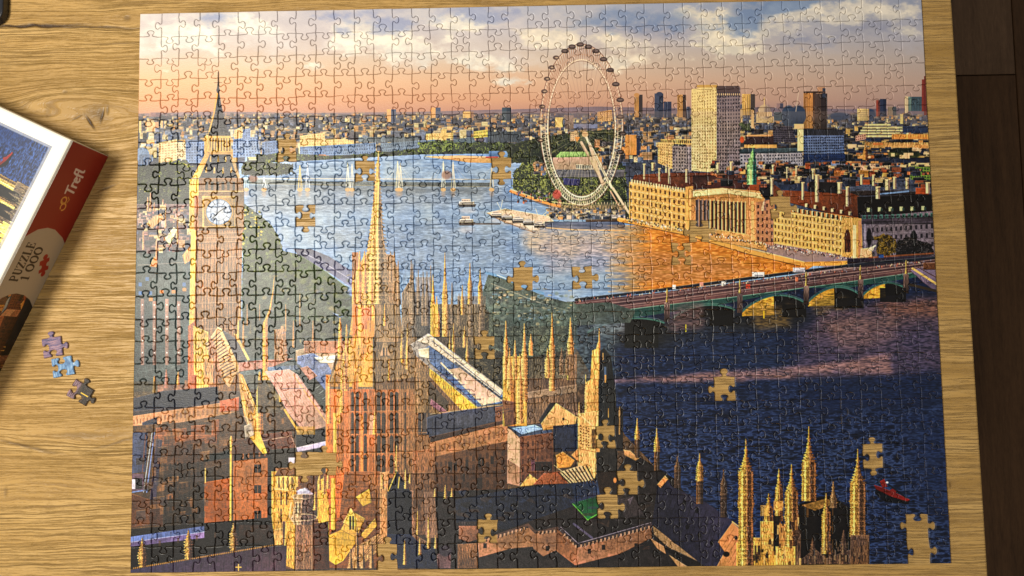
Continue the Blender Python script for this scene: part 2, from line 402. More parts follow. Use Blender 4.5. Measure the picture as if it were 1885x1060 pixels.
def finish():
    """print-wide texture: broken small detail in the built-up parts, ink mottling and a little unsharp masking"""
    r = np.random.RandomState(77)
    def blocks(cw, ch, shear=0.0):
        gw, gh = int(PW / cw) + 3, int(PH / ch) + 3; g = r.rand(gh, gw).astype(np.float32)
        off = (r.rand(gw) * ch).astype(np.float32)
        xi = (np.arange(PW) / cw).astype(int); X = np.broadcast_to(xi, (PH, PW))
        yi = ((np.arange(PH)[:, None] + off[xi][None, :]) / ch).astype(int)
        return g[yi, X]
    arch = pmask([(240, 560), (640, 600), (1060, 585), (1110, 650), (1130, 820), (1240, 880), (1345, 1010), (1360, 985), (1600, 985), (1600, 1050), (232, 1064)], XX, YY).astype(np.float32)
    arch = np.maximum(arch, pmask([(345, 330), (450, 330), (446, 720), (345, 720)], XX, YY) * .7)
    arch = np.maximum(arch, pmask([(640, 470), (735, 470), (900, 500), (900, 620), (640, 620)], XX, YY) * .8)
    town = pmask([(240, 212), (1716, 212), (1722, 480), (1420, 470), (1150, 405), (1156, 330), (1000, 300), (940, 262), (560, 282), (470, 290), (352, 300), (352, 470), (240, 470)], XX, YY).astype(np.float32)
    for cw, ch, ad, al in ((3, 7, .09, .03), (7, 4, .08, .03), (5, 16, .07, .03)):
        b = blocks(cw, ch); k = 1 - ad * (b < .16) + al * 1.4 * (b > .88)
        m = np.clip(arch * .95 + town * .75, 0, 1); CV[:] *= (1 + (k - 1) * m)[..., None]
    warm = (NL - .5)[..., None] * np.array([.10, .02, -.12], np.float32); low = np.clip((YY - 212) / 20, 0, 1)[..., None]
    CV[:] *= 1 + warm * low + ((NM - .5) * .08 + (NF - .5) * .03)[..., None] * low
    def blur(a, n):
        c = np.cumsum(np.pad(a, ((n + 1, n), (0, 0), (0, 0)), 'edge'), 0); a = (c[2 * n + 1:] - c[:-2 * n - 1]) / (2 * n + 1)
        c = np.cumsum(np.pad(a, ((0, 0), (n + 1, n), (0, 0)), 'edge'), 1); return (c[:, 2 * n + 1:] - c[:, :-2 * n - 1]) / (2 * n + 1)
    CV[:] = np.clip(CV, 0, 1)
    b3 = blur(blur(CV.astype(np.float64), 14), 10); CV[:] = np.clip(CV + (CV - b3) * .30 * low, 0, 1)
    b2 = blur(CV.astype(np.float64), 3); CV[:] = np.clip(CV + (CV - b2) * .28, 0, 1)
    hz = (np.clip(1 - (YY - 205) / 80, 0, 1) * (YY > 205) * .24)[..., None]; CV[:] = CV * (1 - hz) + rgb((176, 148, 130)) * hz
    L = (CV @ np.array([.3, .59, .11], np.float32))[..., None]; S = L * L * (3 - 2 * L); L2 = L * .45 + S * .55
    CV[:] = CV * (1 + (L2 / np.maximum(L, .02) - 1) * low)
    wm = np.clip((CV[..., 0] - CV[..., 2]) * 3, 0, 1) * low[..., 0]; hi = np.clip((CV[..., 0] - .6) * 2.2, 0, 1) * wm; mi = wm * (1 - hi); CV[..., 0] *= 1 - .10 * hi - .03 * mi; CV[..., 1] *= 1 - .105 * hi + .02 * mi; CV[..., 2] *= 1 - .02 * hi - .14 * mi
    CV[:] = np.clip(CV, 0, 1)
def paint_view():
    import time
    R = np.random.RandomState(11)
    sky_layer()
    # hills and far skyline
    poly([(254, 209), (400, 205), (560, 208), (760, 206), (980, 200), (1100, 196), (1230, 199), (1400, 197), (1560, 201), (1716, 198), (1716, 225), (254, 225)], (112, 102, 122), .75, [(NM, .12)])
    poly([(254, 214), (500, 210), (800, 211), (1000, 208), (1300, 210), (1716, 212), (1716, 240), (254, 240)], (78, 74, 90), 1, [(NM, .2)])
    rect(240, 218, 1730, 420, (72, 76, 94), 1, [(NM, .25), (NF, .2)])
    for i in range(90):
        x = 256 + R.rand() * 1450; h = 2 + R.rand() * 8 * (R.rand() ** 2)
        rect(x, 212 - h, x + 2 + R.rand() * 5, 214, [(120, 100, 105), (90, 86, 100), (196, 150, 120)][R.randint(3)], .8)
    city(255, 1712, 211, 226, 900, 4, 8, lit=.45, seed=3, hk=.55)
    city(255, 1712, 226, 262, 1300, 5, 13, lit=.55, seed=4, hk=.6)
    city(255, 700, 246, 286, 260, 8, 16, lit=.75, seed=5, hk=.7)
    city(930, 1300, 246, 300, 300, 9, 16, lit=.5, seed=6, hk=.6)
    city(1360, 1716, 240, 330, 620, 9, 20, lit=.5, seed=7, hk=.55,
         lits=[(236, 178, 96), (222, 150, 74), (240, 202, 140), (206, 120, 62), (210, 170, 120)],
         drks=[(36, 48, 76), (52, 66, 98), (28, 32, 44), (62, 54, 60), (40, 44, 54), (70, 62, 60)])
    # towers on the skyline
    def tower(x0, x1, y0, y1, a, b, s=.5, st=0):
        sp = x0 + (x1 - x0) * s
        rect(x0, y0, sp, y1, a, 1, [(NF, .12)]); rect(sp, y0, x1, y1, b, 1, [(NF, .15)])
        if st:
            x = x0 + 1.5
            while x < x1 - 1:
                rect(x, y0 + 2, x + .8, y1, (40, 30, 30), .45); x += st
    tower(712, 729, 201, 224, (236, 178, 110), (70, 82, 112), .45)
    tower(793, 811, 198, 217, (232, 172, 104), (74, 84, 112), .5)
    tower(852, 872, 205, 217, (236, 190, 110), (150, 110, 90), .7); tower(924, 941, 198, 222, (58, 76, 92), (40, 54, 72), .5)
    tower(277, 296, 207, 215, (140, 105, 110), (110, 88, 100)); tower(256, 262, 222, 244, (240, 190, 120), (90, 90, 110), .7)
    tower(270, 292, 224, 242, (240, 190, 130), (205, 150, 110), .7); tower(296, 302, 222, 236, (232, 180, 120), (90, 90, 110), .6)
    tower(1168, 1183, 174, 216, (204, 146, 80), (60, 50, 52), .55, 3); disc(1172, 175, 5, 4, (196, 140, 84))
    tower(1205, 1221, 172, 216, (64, 72, 96), (44, 52, 74), .5); disc(1214, 173, 6, 4, (54, 62, 86)); tower(1222, 1236, 187, 216, (56, 64, 90), (46, 52, 76))
    tower(1247, 1263, 174, 216, (208, 150, 84), (70, 54, 50), .6, 3); tower(1264, 1270, 196, 218, (60, 66, 88), (50, 56, 76))
    tower(1366, 1390, 173, 212, (214, 168, 92), (66, 58, 56), .66, 4); tower(1358, 1366, 192, 230, (200, 160, 110), (60, 70, 96))
    # domed cathedral
    rect(1392, 214, 1424, 226, (206, 172, 124), 1, [(NF, .2)]); rect(1396, 205, 1419, 216, (220, 186, 140), 1, [(NF, .15)], (180, 140, 110))
    disc(1407, 206, 11.5, 14, (206, 176, 140)); disc(1413, 206, 6, 12, (110, 96, 104), .7, .5); line([(1407, 180), (1407, 194)], 2, (226, 190, 130))
    rect(1393, 206, 1421, 214, (214, 176, 128), 1, [(NV, .3)]); rect(1361, 200, 1367, 232, (206, 170, 120)); rect(1383, 202, 1388, 236, (226, 180, 120))
    # dark twin tower with lit side
    tower(1479, 1502, 168, 236, (196, 132, 70), (90, 60, 44), .75, 3.1); tower(1500, 1523, 172, 238, (70, 54, 50), (44, 36, 40), .5, 3.1); rect(1505, 160, 1519, 172, (190, 140, 104)); rect(1514, 162, 1520, 180, (52, 60, 80))
    rect(1479, 168, 1520, 171, (70, 50, 44))
    disc(1452, 214, 14, 20, (50, 66, 92), 1, .1); disc(1470, 212, 14, 18, (44, 60, 88), 1, .1); line([(1470, 170), (1465, 205)], 1.2, (222, 196, 170)); tower(1430, 1442, 190, 200, (150, 120, 120), (70, 70, 90)); rect(1425, 206, 1440, 222, (60, 76, 90))
    disc(1545, 214, 20, 7, (44, 60, 92), 1, .3); disc(1600, 210, 12, 10, (40, 56, 86), 1, .2)
    tower(1613, 1620, 184, 214, (150, 64, 50), (90, 50, 50)); tower(1620, 1632, 182, 214, (44, 52, 78), (30, 38, 60)); tower(1578, 1600, 200, 222, (214, 184, 120), (190, 150, 100), .9, 0)
    for i in range(5): line([(1579, 203 + i * 4), (1598, 203 + i * 4)], .8, (110, 90, 70), .6)
    tower(1666, 1706, 178, 204, (104, 128, 122), (60, 80, 92), .3, 5); rect(1666, 177, 1672, 208, (214, 190, 150)); tower(1697, 1704, 146, 205, (134, 52, 44), (100, 44, 42)); tower(1701, 1708, 140, 212, (110, 42, 40), (90, 40, 42)); tower(1657, 1664, 210, 228, (232, 206, 130), (90, 80, 80), .75)
    tower(1634, 1650, 196, 212, (150, 130, 110), (70, 80, 90), .6, 3)
    # cream stepped offices on the right
    for k, (a, b) in enumerate([(1592, 1640), (1588, 1665), (1584, 1662), (1582, 1658), (1590, 1650)]):
        rect(a, 228 + k * 5.2, b, 231.4 + k * 5.2, (244, 216, 142)); rect(a, 231.4 + k * 5.2, b, 233.2 + k * 5.2, (96, 84, 90))
    rect(1662, 232, 1712, 244, (40, 58, 100)); rect(1642, 247, 1710, 256, (220, 140, 62), 1, [(NF, .2), (NV, .3)]); rect(1600, 262, 1710, 272, (206, 150, 84), 1, [(NV, .35), (NF, .3)])
    facade([(1575, 250), (1594, 246), (1594, 256), (1575, 260)], 5, 2, (204, 150, 120), (110, 60, 50))
    for i in range(24): disc(1640 + R.rand() * 50, 277 + R.rand() * 12, 4 + R.rand() * 4, 3 + R.rand() * 3, [(52, 60, 40), (36, 44, 34), (84, 84, 44)][R.randint(3)], .9, .4)
    rect(1600, 290, 1716, 300, (44, 50, 70), 1, [(NH, .4), (NF, .2)])
    # left: blue office blocks and cream ministries by the river
    city(255, 480, 250, 300, 160, 10, 22, lit=.72, seed=9, hk=.9, lits=[(248, 214, 160), (236, 186, 120), (250, 228, 190)], drks=[(120, 138, 170), (90, 104, 140), (140, 150, 176)])
    disc(262, 285, 13, 14, (110, 132, 166)); facade([(255, 284), (276, 284), (276, 318), (255, 318)], 4, 1, (92, 112, 146), (62, 76, 108))
    facade([(292, 262), (326, 256), (326, 300), (292, 300)], 6, 8, (246, 208, 146), (196, 130, 84), .6, .3)
    facade([(325, 262), (342, 262), (342, 292), (325, 292)], 4, 6, (240, 214, 166), (150, 120, 100))
    facade([(342, 262), (376, 260), (376, 300), (342, 300)], 7, 7, (112, 134, 172), (62, 82, 124), .4, .5)
    facade([(429, 252), (474, 252), (480, 288), (429, 290)], 9, 7, (128, 150, 186), (72, 92, 134), .45, .5)
    facade([(447, 238), (461, 236), (461, 256), (447, 256)], 3, 4, (120, 140, 176), (90, 106, 146)); facade([(431, 240), (446, 232), (446, 254), (431, 256)], 3, 4, (244, 200, 130), (230, 160, 80))
    facade([(482, 262), (512, 258), (512, 286), (482, 290)], 6, 5, (104, 126, 166), (70, 90, 130)); facade([(552, 250), (598, 244), (598, 268), (552, 270)], 10, 4, (246, 204, 126), (196, 140, 84), .4, .4)
    facade([(596, 256), (652, 256), (650, 272), (596, 274)], 12, 3, (250, 206, 130), (190, 136, 90), .35, .4)
    facade([(552, 270), (600, 268), (610, 284), (552, 284)], 12, 3, (110, 134, 170), (70, 92, 132)); facade([(594, 268), (692, 262), (692, 284), (600, 286)], 24, 3, (112, 136, 172), (68, 90, 130), .4, .5)
    city(640, 900, 236, 258, 150, 9, 16, lit=.8, seed=12, hk=.7); rect(660, 252, 770, 262, (92, 104, 116), 1, [(NV, .3), (NM, .2)])
    facade([(700, 264), (800, 256), (802, 274), (704, 280)], 26, 3, (108, 128, 150), (66, 84, 112), .4, .5)
    facade([(784, 246), (834, 244), (834, 254), (784, 258)], 12, 2, (248, 206, 120), (200, 140, 70), .35, .5); rect(812, 238, 822, 262, (236, 196, 110), 1, [(NF, .3)])
    facade([(836, 256), (872, 252), (880, 272), (838, 274)], 9, 6, (100, 120, 130), (62, 78, 92), .8, .4)
    facade([(872, 242), (898, 238), (898, 252), (872, 254)], 8, 2, (240, 206, 90), (120, 110, 50)); rect(898, 242, 960, 262, (66, 78, 90), 1, [(NV, .3), (NM, .2)])
    # trees along the far embankment
    G1, G2 = (44, 58, 48), (92, 104, 62)
    foliage([(470, 284), (530, 282), (560, 284), (610, 288), (660, 284), (700, 280), (740, 276), (790, 268), (830, 262), (880, 262), (930, 262), (992, 268), (992, 292), (930, 296), (830, 290), (700, 292), (560, 300), (470, 302)], G1, G2, .6, edge=2)
    foliage([(770, 262), (830, 258), (850, 272), (800, 284), (770, 280)], (46, 62, 46), (110, 122, 60), .5, edge=2)
    # river, upper reaches
    water([(440, 300), (560, 296), (780, 284), (960, 282), (996, 284), (1010, 330), (944, 346), (990, 372), (1060, 400), (1160, 408), (1290, 440), (1520, 492), (1400, 520), (1060, 560), (720, 700), (440, 700)], (112, 138, 172), (144, 166, 194), (178, 196, 216), .4, .5, ripple=.32)
    rect(900, 278, 1000, 292, (104, 136, 176), 1, [(NH, .2)])
    tint([(450, 350), (560, 338), (930, 338), (930, 376), (450, 400)], (126, 132, 142), .5, 8)
    tint([(560, 420), (900, 400), (1000, 480), (700, 500)], (120, 136, 162), .5, 14)
    poly([(778, 288), (845, 286), (960, 290), (960, 298), (905, 300), (862, 299), (830, 294)], (232, 178, 112)); line([(800, 289), (905, 289), (958, 292)], 2, (246, 200, 140))
    line([(895, 289), (916, 289)], 2, (200, 80, 70)); rect(450, 322, 640, 330, (94, 118, 150), .6, [(NH, .3)])
    # railway bridge with white pylons
    poly([(448, 328), (600, 334), (905, 336), (905, 344), (600, 342), (448, 337)], (96, 104, 106), .9, [(NF, .35), (NM, .3)]); line([(443, 328), (905, 330)], 1.3, (206, 200, 190)); line([(448, 338), (905, 344)], 1, (190, 176, 150), .6)
    tint([(450, 340), (905, 345), (905, 356), (450, 350)], (90, 96, 100), .5, 4)
    for x, yt, c in ((453, 290, (176, 200, 224)), (552, 305, (236, 196, 120)), (566, 300, (190, 200, 216)), (640, 300, (232, 224, 206)), (648, 302, (210, 206, 198)), (732, 297, (236, 220, 190)), (737, 300, (214, 210, 200)), (816, 297, (236, 222, 196)), (834, 298, (230, 210, 180)), (905, 305, (200, 190, 170)), (486, 326, (200, 210, 220))):
        line([(x, yt), (x - 3, 345)], 1.3, c); line([(x, yt), (x + 4, 345)], 1.3, c); line([(x, yt), (x + 1, 352)], 1.0, c, .8)
        for d in (-26, -16, 16, 26): line([(x, yt + 3), (x + d, 332)], .6, c, .35)
        disc(x, 349, 5, 3.5, (214, 170, 110), .8); disc(x, 356, 4, 6, (190, 150, 120), .4, .6)
    disc(822, 322, 9, 8, (150, 110, 100), .8, .3); line([(453, 290), (453, 330)], 3.4, (150, 176, 206)); disc(466, 328, 8, 7, (134, 92, 84), .8, .3)
    # south bank gardens
    foliage([(944, 316), (962, 300), (1000, 290), (1150, 300), (1160, 400), (1060, 392), (1000, 372), (944, 348)], (48, 60, 44), (122, 124, 72), .55, edge=2)
    foliage([(930, 268), (1000, 250), (1140, 236), (1150, 290), (1000, 300), (940, 300)], (40, 52, 40), (84, 88, 54), .6, edge=2)
    # concert hall and terraces
    poly([(1018, 293), (1032, 279), (1086, 279), (1086, 288), (1030, 290)], (132, 160, 100), 1, [(NV, .25), (NF, .1)]); poly([(1018, 290), (1112, 288), (1120, 320), (1018, 312)], (172, 140, 122), 1, [(NM, .1)])
    facade([(1060, 302), (1106, 304), (1106, 312), (1060, 311)], 15, 1, (214, 196, 170), (60, 60, 70), .5, .8); rect(1022, 312, 1150, 326, (116, 112, 116), 1, [(NH, .25)])
    poly([(1036, 328), (1068, 330), (1066, 342), (1038, 340)], (62, 62, 116)); city(980, 1005, 300, 322, 40, 5, 8, lit=.8, seed=15)
    city(1095, 1158, 265, 305, 60, 8, 14, lit=.6, seed=16); rect(1151, 248, 1172, 285, (222, 148, 70)); rect(1143, 270, 1160, 282, (222, 150, 76)); rect(1172, 250, 1178, 286, (60, 62, 84))
    facade([(1050, 244), (1064, 240), (1066, 258), (1050, 260)], 4, 4, (214, 176, 120), (120, 100, 90)); facade([(1100, 206), (1126, 202), (1128, 222), (1100, 224)], 7, 5, (222, 168, 104), (150, 100, 76))
    rect(1022, 216, 1036, 234, (240, 196, 110), 1, [(NF, .2)]); rect(1052, 228, 1100, 236, (110, 122, 160)); rect(1040, 212, 1056, 238, (120, 100, 96), 1, [(NF, .3)])
    foliage([(1100, 380), (1150, 330), (1162, 400), (1120, 405)], (40, 52, 42), (92, 100, 60), .6)
    # right-hand office slabs
    facade([(1273, 164), (1320, 156), (1319, 318), (1273, 314)], 10, 26, (240, 212, 142), (160, 122, 72), .36, .5)
    facade([(1319, 162), (1363, 160), (1363, 318), (1319, 318)], 9, 22, (134, 116, 120), (34, 32, 48), .48, .5)
    rect(1319, 158, 1361, 170, (84, 66, 66)); rect(1283, 156, 1320, 161, (206, 160, 84)); facade([(1319, 170), (1363, 170), (1363, 177), (1319, 177)], 12, 1, (70, 58, 66), (236, 200, 150), .5, .6)
    for k in range(9): line([(1275 + k * 5, 165), (1275 + k * 5, 314)], .7, (250, 222, 150), .6)
    facade([(1216, 256), (1273, 256), (1273, 266), (1216, 264)], 18, 1, (236, 186, 100), (60, 44, 40), .5, .6); facade([(1211, 262), (1240, 262), (1240, 312), (1211, 300)], 7, 8, (242, 196, 116), (150, 106, 62), .4, .45)
    facade([(1238, 268), (1273, 270), (1273, 316), (1238, 316)], 7, 7, (150, 132, 130), (50, 46, 60), .45, .5)
    facade([(1423, 232), (1458, 232), (1466, 262), (1423, 262)], 9, 8, (70, 66, 84), (30, 32, 50), .8, .45); rect(1372, 250, 1424, 268, (62, 40, 44), 1, [(NF, .25)]); disc(1366, 257, 4, 6, (206, 84, 40)); rect(1374, 248, 1420, 251, (206, 150, 90))
    foliage([(1362, 226), (1380, 226), (1382, 240), (1362, 240)], (44, 56, 44), (80, 92, 60)); rect(1370, 266, 1430, 272, (226, 170, 90), 1, [(NM, .2)])
    poly([(1362, 274), (1466, 272), (1478, 282), (1362, 284)], (66, 82, 90)); facade([(1362, 283), (1478, 281), (1478, 305), (1362, 312)], 22, 4, (150, 144, 150), (52, 58, 80), .5, .5)
    rect(1468, 234, 1479, 278, (240, 226, 160)); rect(1462, 228, 1480, 237, (236, 196, 130)); facade([(1479, 238), (1553, 238), (1555, 302), (1479, 305)], 18, 12, (86, 106, 150), (26, 34, 62), .62, .5)
    rect(1479, 238, 1553, 249, (40, 44, 60), 1, [(NV, .6)]); rect(1479, 283, 1556, 304, (24, 44, 92), .8, [(NH, .3)])
    for i in range(40):
        x = 1366 + R.rand() * 340; y = 262 + R.rand() * 40
        if 1478 < x < 1556 or x < 1478: continue
        rect(x, y, x + 6 + R.rand() * 14, y + 3 + R.rand() * 4, [(214, 150, 80), (196, 110, 56), (50, 60, 88), (236, 200, 140)][R.randint(4)], .9)
    spire([(258, 1593, .5), (272, 1593, 2), (280, 1593, 4), (294, 1593, 5)], (222, 150, 76), (120, 70, 50), crock=.2)
    facade([(1570, 300), (1640, 302), (1655, 318), (1572, 312)], 18, 2, (222, 176, 130), (130, 90, 80), .5, .4); rect(1650, 300, 1658, 322, (120, 130, 160)); facade([(1673, 302), (1716, 302), (1716, 335), (1676, 330)], 9, 6, (112, 132, 62), (40, 60, 50), .7, .6)
    rect(1673, 300, 1716, 306, (222, 196, 130)); rect(1530, 298, 1556, 306, (120, 130, 160))
    # observation wheel
    wc = (1071, 232)
    hub = (1077, 245)
    for i in range(44):
        a = i * 2 * math.pi / 44 + .05
        line([hub, (1071 + 62 * math.cos(a), 236 + 126 * math.sin(a))], .55, (150, 120, 112) if math.sin(a) < -.1 else (226, 204, 170), .55)
    for rx, ry, cy, w, c in ((76.5, 149, 230, 1.6, (150, 104, 88)), (75, 147, 230, 1.8, (240, 214, 184)), (67, 134, 234, 1.4, (214, 178, 150)), (60.6, 124, 236, 1.0, (140, 100, 84)), (62.4, 126.5, 236, 2.6, (244, 222, 192))):
        ring(1070.5, cy, rx, ry, w, c)
    nseg = 120
    for i in range(nseg):
        a = i * 2 * math.pi / nseg; b = (i + .5) * 2 * math.pi / nseg; d = (i + 1) * 2 * math.pi / nseg
        f = lambda t: (1070.5 + 76 * math.cos(t), 230 + 148 * math.sin(t)); g = lambda t: (1070.5 + 62.5 * math.cos(t), 236 + 127 * math.sin(t))
        cc = (238, 216, 186) if math.sin(a) > .0 else (176, 128, 104)
        line([f(a), g(b), f(d)], .9, cc, .9)
    ring(1070.5, 230, 76.5, 149, .8, (96, 60, 56), .5)
    for x, y in ((1040, 94), (1053, 86), (1068, 82), (1083, 86), (1097, 94), (1111, 109), (1123.5, 129), (1133.6, 155), (1141.7, 184), (1142, 215), (1146, 246), (1142, 280)):
        disc(x, y, 7, 4.4, (56, 40, 40)); disc(x, y - .6, 5, 2, (130, 110, 104), .8, .4); line([(x - 6, y + 4), (x + 6, y + 4)], .8, (226, 190, 150), .7)
    for x, y in ((1024.6, 106), (1016.5, 124), (1008, 145), (1003, 168), (999, 196), (997, 225), (996, 258)):
        disc(x - 1, y, 6, 4, (84, 62, 58), .95); disc(x, y, 3, 1.4, (226, 196, 160), .7)
    line([(1070, 262), (1112, 338)], 5, (206, 180, 144)); line([(1076, 246), (1084, 262), (1126, 345)], 4.6, (236, 218, 184)); line([(1084, 262), (1120, 334)], 1.2, (150, 120, 100), .8); line([(1071, 266), (1108, 340)], 1.2, (150, 116, 96), .8)
    line([(1086, 268), (1096, 300), (1110, 340)], 5, (216, 188, 150)); disc(1077, 247, 6, 5, (214, 176, 124)); disc(1104, 276, 3, 2, (200, 140, 80), .8); poly([(1058, 252), (1068, 252), (1062, 262)], (226, 150, 70))
    line([(1128, 346), (1158, 392)], 4.5, (226, 200, 160)); line([(1124, 352), (1148, 394)], 2.5, (206, 170, 130))
    disc(1025, 358, 8, 9, (206, 84, 76), .85, .3); disc(1030, 374, 4, 8, (220, 130, 110), .7, .4)
    # boarding pier, boats
    for i in range(26): line([(1018 + i * 5.4, 384), (1021 + i * 5.4, 372), (1023.5 + i * 5.4, 384)], .9, (230, 200, 160), .8)
    rect(1010, 378, 1150, 404, (150, 120, 96), .55, [(NF, .6), (NM, .4)]); city(1005, 1150, 384, 404, 150, 4, 9, lits=[(240, 206, 160), (226, 166, 106), (206, 190, 180)], seed=21, lit=.7, hk=.5)
    line([(940, 352), (1000, 372), (1030, 380)], 5, (226, 160, 84)); line([(940, 348), (1000, 369), (1060, 376)], 1.4, (252, 214, 140)); line([(944, 356), (1010, 381)], 1.4, (110, 80, 60), .7)
    city(945, 1020, 352, 374, 40, 2, 3, seed=23, lits=[(200, 120, 90), (240, 200, 160)], lit=.6)
    poly([(896, 392), (930, 384), (1010, 398), (1020, 408), (985, 424), (960, 418), (930, 410)], (222, 190, 156), .95, [(NF, .35), (NH, .3)]); poly([(960, 408), (990, 414), (994, 424), (975, 424)], (240, 230, 216)); line([(905, 398), (960, 420), (985, 428)], 1.6, (130, 84, 66), .8)
    line([(915, 372), (925, 392)], .8, (240, 226, 200)); line([(925, 368), (921, 390)], .8, (240, 226, 200)); line([(1006, 390), (990, 404)], 1, (240, 220, 190)); line([(986, 384), (992, 402)], 1, (240, 220, 190))
    def boat(x, y, L, h):
        poly([(x, y), (x + L, y + 1), (x + L * .94, y + h * .5), (x + L * .08, y + h * .5)], (74, 58, 60)); rect(x + L * .08, y - h * .35, x + L * .9, y + 1, (236, 218, 196), 1, [(NF, .3)]); rect(x + L * .2, y - h * .8, x + L * .7, y - h * .35, (222, 200, 180)); rect(x + L * .12, y - h * .22, x + L * .86, y - h * .02, (92, 84, 96), .8)
        for k in range(5): rect(x + L * (.24 + .09 * k), y - h * .66, x + L * (.28 + .09 * k), y - h * .45, (70, 70, 90), .8)
        disc(x + L * .5, y + h * 1.1, L * .45, h * .5, (196, 180, 176), .35, .5)
    boat(843, 375, 33, 11); boat(844, 408, 30, 13)
    for k in range(5): boat(902 + k * 20, 396 + k * 4.6, 24, 9)
    line([(846, 412), (920, 412)], 3, (110, 96, 92), .7); rect(1003, 408, 1150, 422, (84, 88, 112), .75, [(NH, .3)]); line([(1006, 419), (1060, 423), (1150, 424)], 2, (240, 196, 140)); line([(1080, 406), (1140, 406)], 4, (96, 70, 56), .9)
    tint([(960, 422), (1150, 424), (1170, 470), (980, 470)], (206, 160, 124), .55, 8); tint([(1000, 440), (1180, 450), (1180, 500), (1000, 500)], (166, 150, 156), .5, 8)
    # golden reflection below the embankment
    water([(1100, 412), (1200, 416), (1290, 440), (1500, 488), (1480, 500), (1260, 532), (1120, 540)], (206, 112, 30), (232, 146, 50), (252, 186, 92), .5, .5, ripple=.7, fade=(1110, 1200))
    tint([(1170, 460), (1300, 470), (1420, 505), (1260, 525), (1172, 520)], (176, 118, 84), .5, 8)
    line([(1140, 404), (1262, 428), (1375, 462), (1480, 486), (1560, 484)], 8, (236, 172, 76)); line([(1140, 402), (1262, 425), (1375, 456), (1480, 482)], 1.6, (252, 214, 130)); line([(1146, 409), (1262, 433), (1375, 467), (1470, 489)], 1.4, (120, 72, 40), .8)
    for i in range(7): line([(1262 + i * 36, 431 + i * 9.6), (1262 + i * 36, 438 + i * 9.6)], 1, (150, 90, 50), .6)
    # county hall: roofs, then the three golden ranges
    poly([(1160, 340), (1168, 322), (1230, 318), (1300, 318), (1400, 322), (1440, 350), (1440, 372), (1400, 352), (1330, 344), (1275, 348)], (128, 64, 44), 1, [(NF, .15), (NM, .15)]); poly([(1275, 322), (1375, 322), (1380, 348), (1275, 346)], (90, 48, 44), 1, [(NF, .15)])
    poly([(1375, 350), (1395, 322), (1412, 336), (1398, 368)], (166, 76, 42)); poly([(1398, 333), (1420, 334), (1424, 366), (1398, 366)], (40, 34, 44))
    city(1300, 1716, 300, 345, 200, 8, 16, lits=[(214, 130, 76), (180, 84, 50), (232, 190, 130), (150, 80, 60)], drks=[(44, 40, 52), (60, 66, 90), (34, 34, 40)], seed=31, hk=.45)
    poly([(1436, 352), (1460, 344), (1560, 350), (1582, 362), (1582, 402), (1540, 396), (1450, 372)], (132, 62, 38), 1, [(NF, .15)]); poly([(1490, 334), (1548, 336), (1550, 356), (1486, 352)], (40, 34, 38)); poly([(1432, 340), (1484, 338), (1488, 352), (1438, 350)], (56, 62, 88), 1, [(NM, .2)])
    poly([(1578, 362), (1714, 358), (1720, 390), (1580, 402)], (30, 24, 26), 1, [(NF, .3)]); poly([(1560, 352), (1640, 350), (1700, 354), (1690, 358), (1580, 360)], (56, 44, 44)); line([(1620, 357), (1672, 352)], 3, (110, 134, 170))
    poly([(1686, 346), (1706, 346), (1710, 358), (1686, 357)], (176, 72, 36))
    for x, yt, yb, w in ((1186, 302, 330, 4), (1202, 300, 314, 6), (1214, 310, 334, 4), (1227, 302, 318, 5), (1232, 310, 338, 4), (1264, 312, 336, 5), (1322, 300, 318, 5), (1346, 298, 314, 5), (1374, 300, 312, 3), (1407, 304, 312, 3), (1423, 304, 320, 4), (1449, 308, 328, 3), (1466, 306, 324, 4), (1497, 312, 330, 4), (1504, 322, 372, 7), (1421, 328, 358, 5), (1478, 336, 368, 5), (1472, 325, 333, 7), (1546, 336, 356, 8), (1560, 344, 380, 6), (1586, 322, 340, 5), (1608, 322, 342, 5), (1634, 330, 350, 9), (1647, 326, 348, 6), (1670, 328, 348, 6), (1616, 344, 366, 8), (1708, 336, 356, 8)):
        rect(x - w / 2, yt, x + w * .1, yb, (244, 212, 150)); rect(x + w * .1, yt, x + w / 2, yb, (140, 110, 100)); rect(x - w / 2 - .8, yt - 1, x + w / 2 + .8, yt + 1, (230, 190, 130))
    # green lantern
    spire([(272, 1386, .6), (277, 1386, 1.2), (281, 1386, 3.5), (286, 1386, 5), (290, 1386, 4.5), (291, 1385, 7), (302, 1385, 7), (303, 1384, 8.5), (314, 1384, 8.5), (316, 1384, 9), (340, 1384, 9)], (150, 196, 128), (40, 92, 84), stripes=3, split=.2); line([(1382, 314), (1382, 338)], 4, (206, 214, 140), .8)
    # windows of the three ranges
    facade([(1158, 334), (1272, 352), (1272, 428), (1158, 402)], 14, 5, (242, 186, 92), (120, 68, 36), .38, .5, floors=.10, fcol=(252, 222, 146))
    for i in range(22): rect(1162 + i * 5, 330 + i * .85, 1164.6 + i * 5, 337 + i * .85, (246, 214, 150)); 
    poly([(1262, 344), (1276, 342), (1278, 430), (1262, 428)], (236, 170, 84), 1, [(NV, .25)])
    poly([(1272, 350), (1330, 346), (1398, 352), (1412, 372), (1412, 450), (1272, 430)], (216, 150, 84), 1, [(NF, .2)]); poly([(1276, 352), (1330, 347), (1400, 356), (1404, 366), (1340, 356), (1276, 362)], (250, 214, 140), 1, [(NF, .25)])
    for i in range(13):
        x = 1281 + i * 7.2; y0 = 368 + i * .4; y1 = 418 + i * 2
        rect(x, y0, x + 3.6, y1, (86, 46, 32) if i > 3 else (70, 56, 62), 1, [(NF, .2)]); rect(x + 3.6, y0 - 2, x + 6.2, y1 + 2, (250, 206, 126) if i > 2 else (150, 124, 120)); rect(x + 5.6, y0, x + 6.6, y1, (170, 100, 56), .8)
    poly([(1274, 416), (1370, 430), (1412, 448), (1412, 462), (1330, 446), (1274, 432)], (230, 166, 90), 1, [(NF, .3), (NM, .2)])
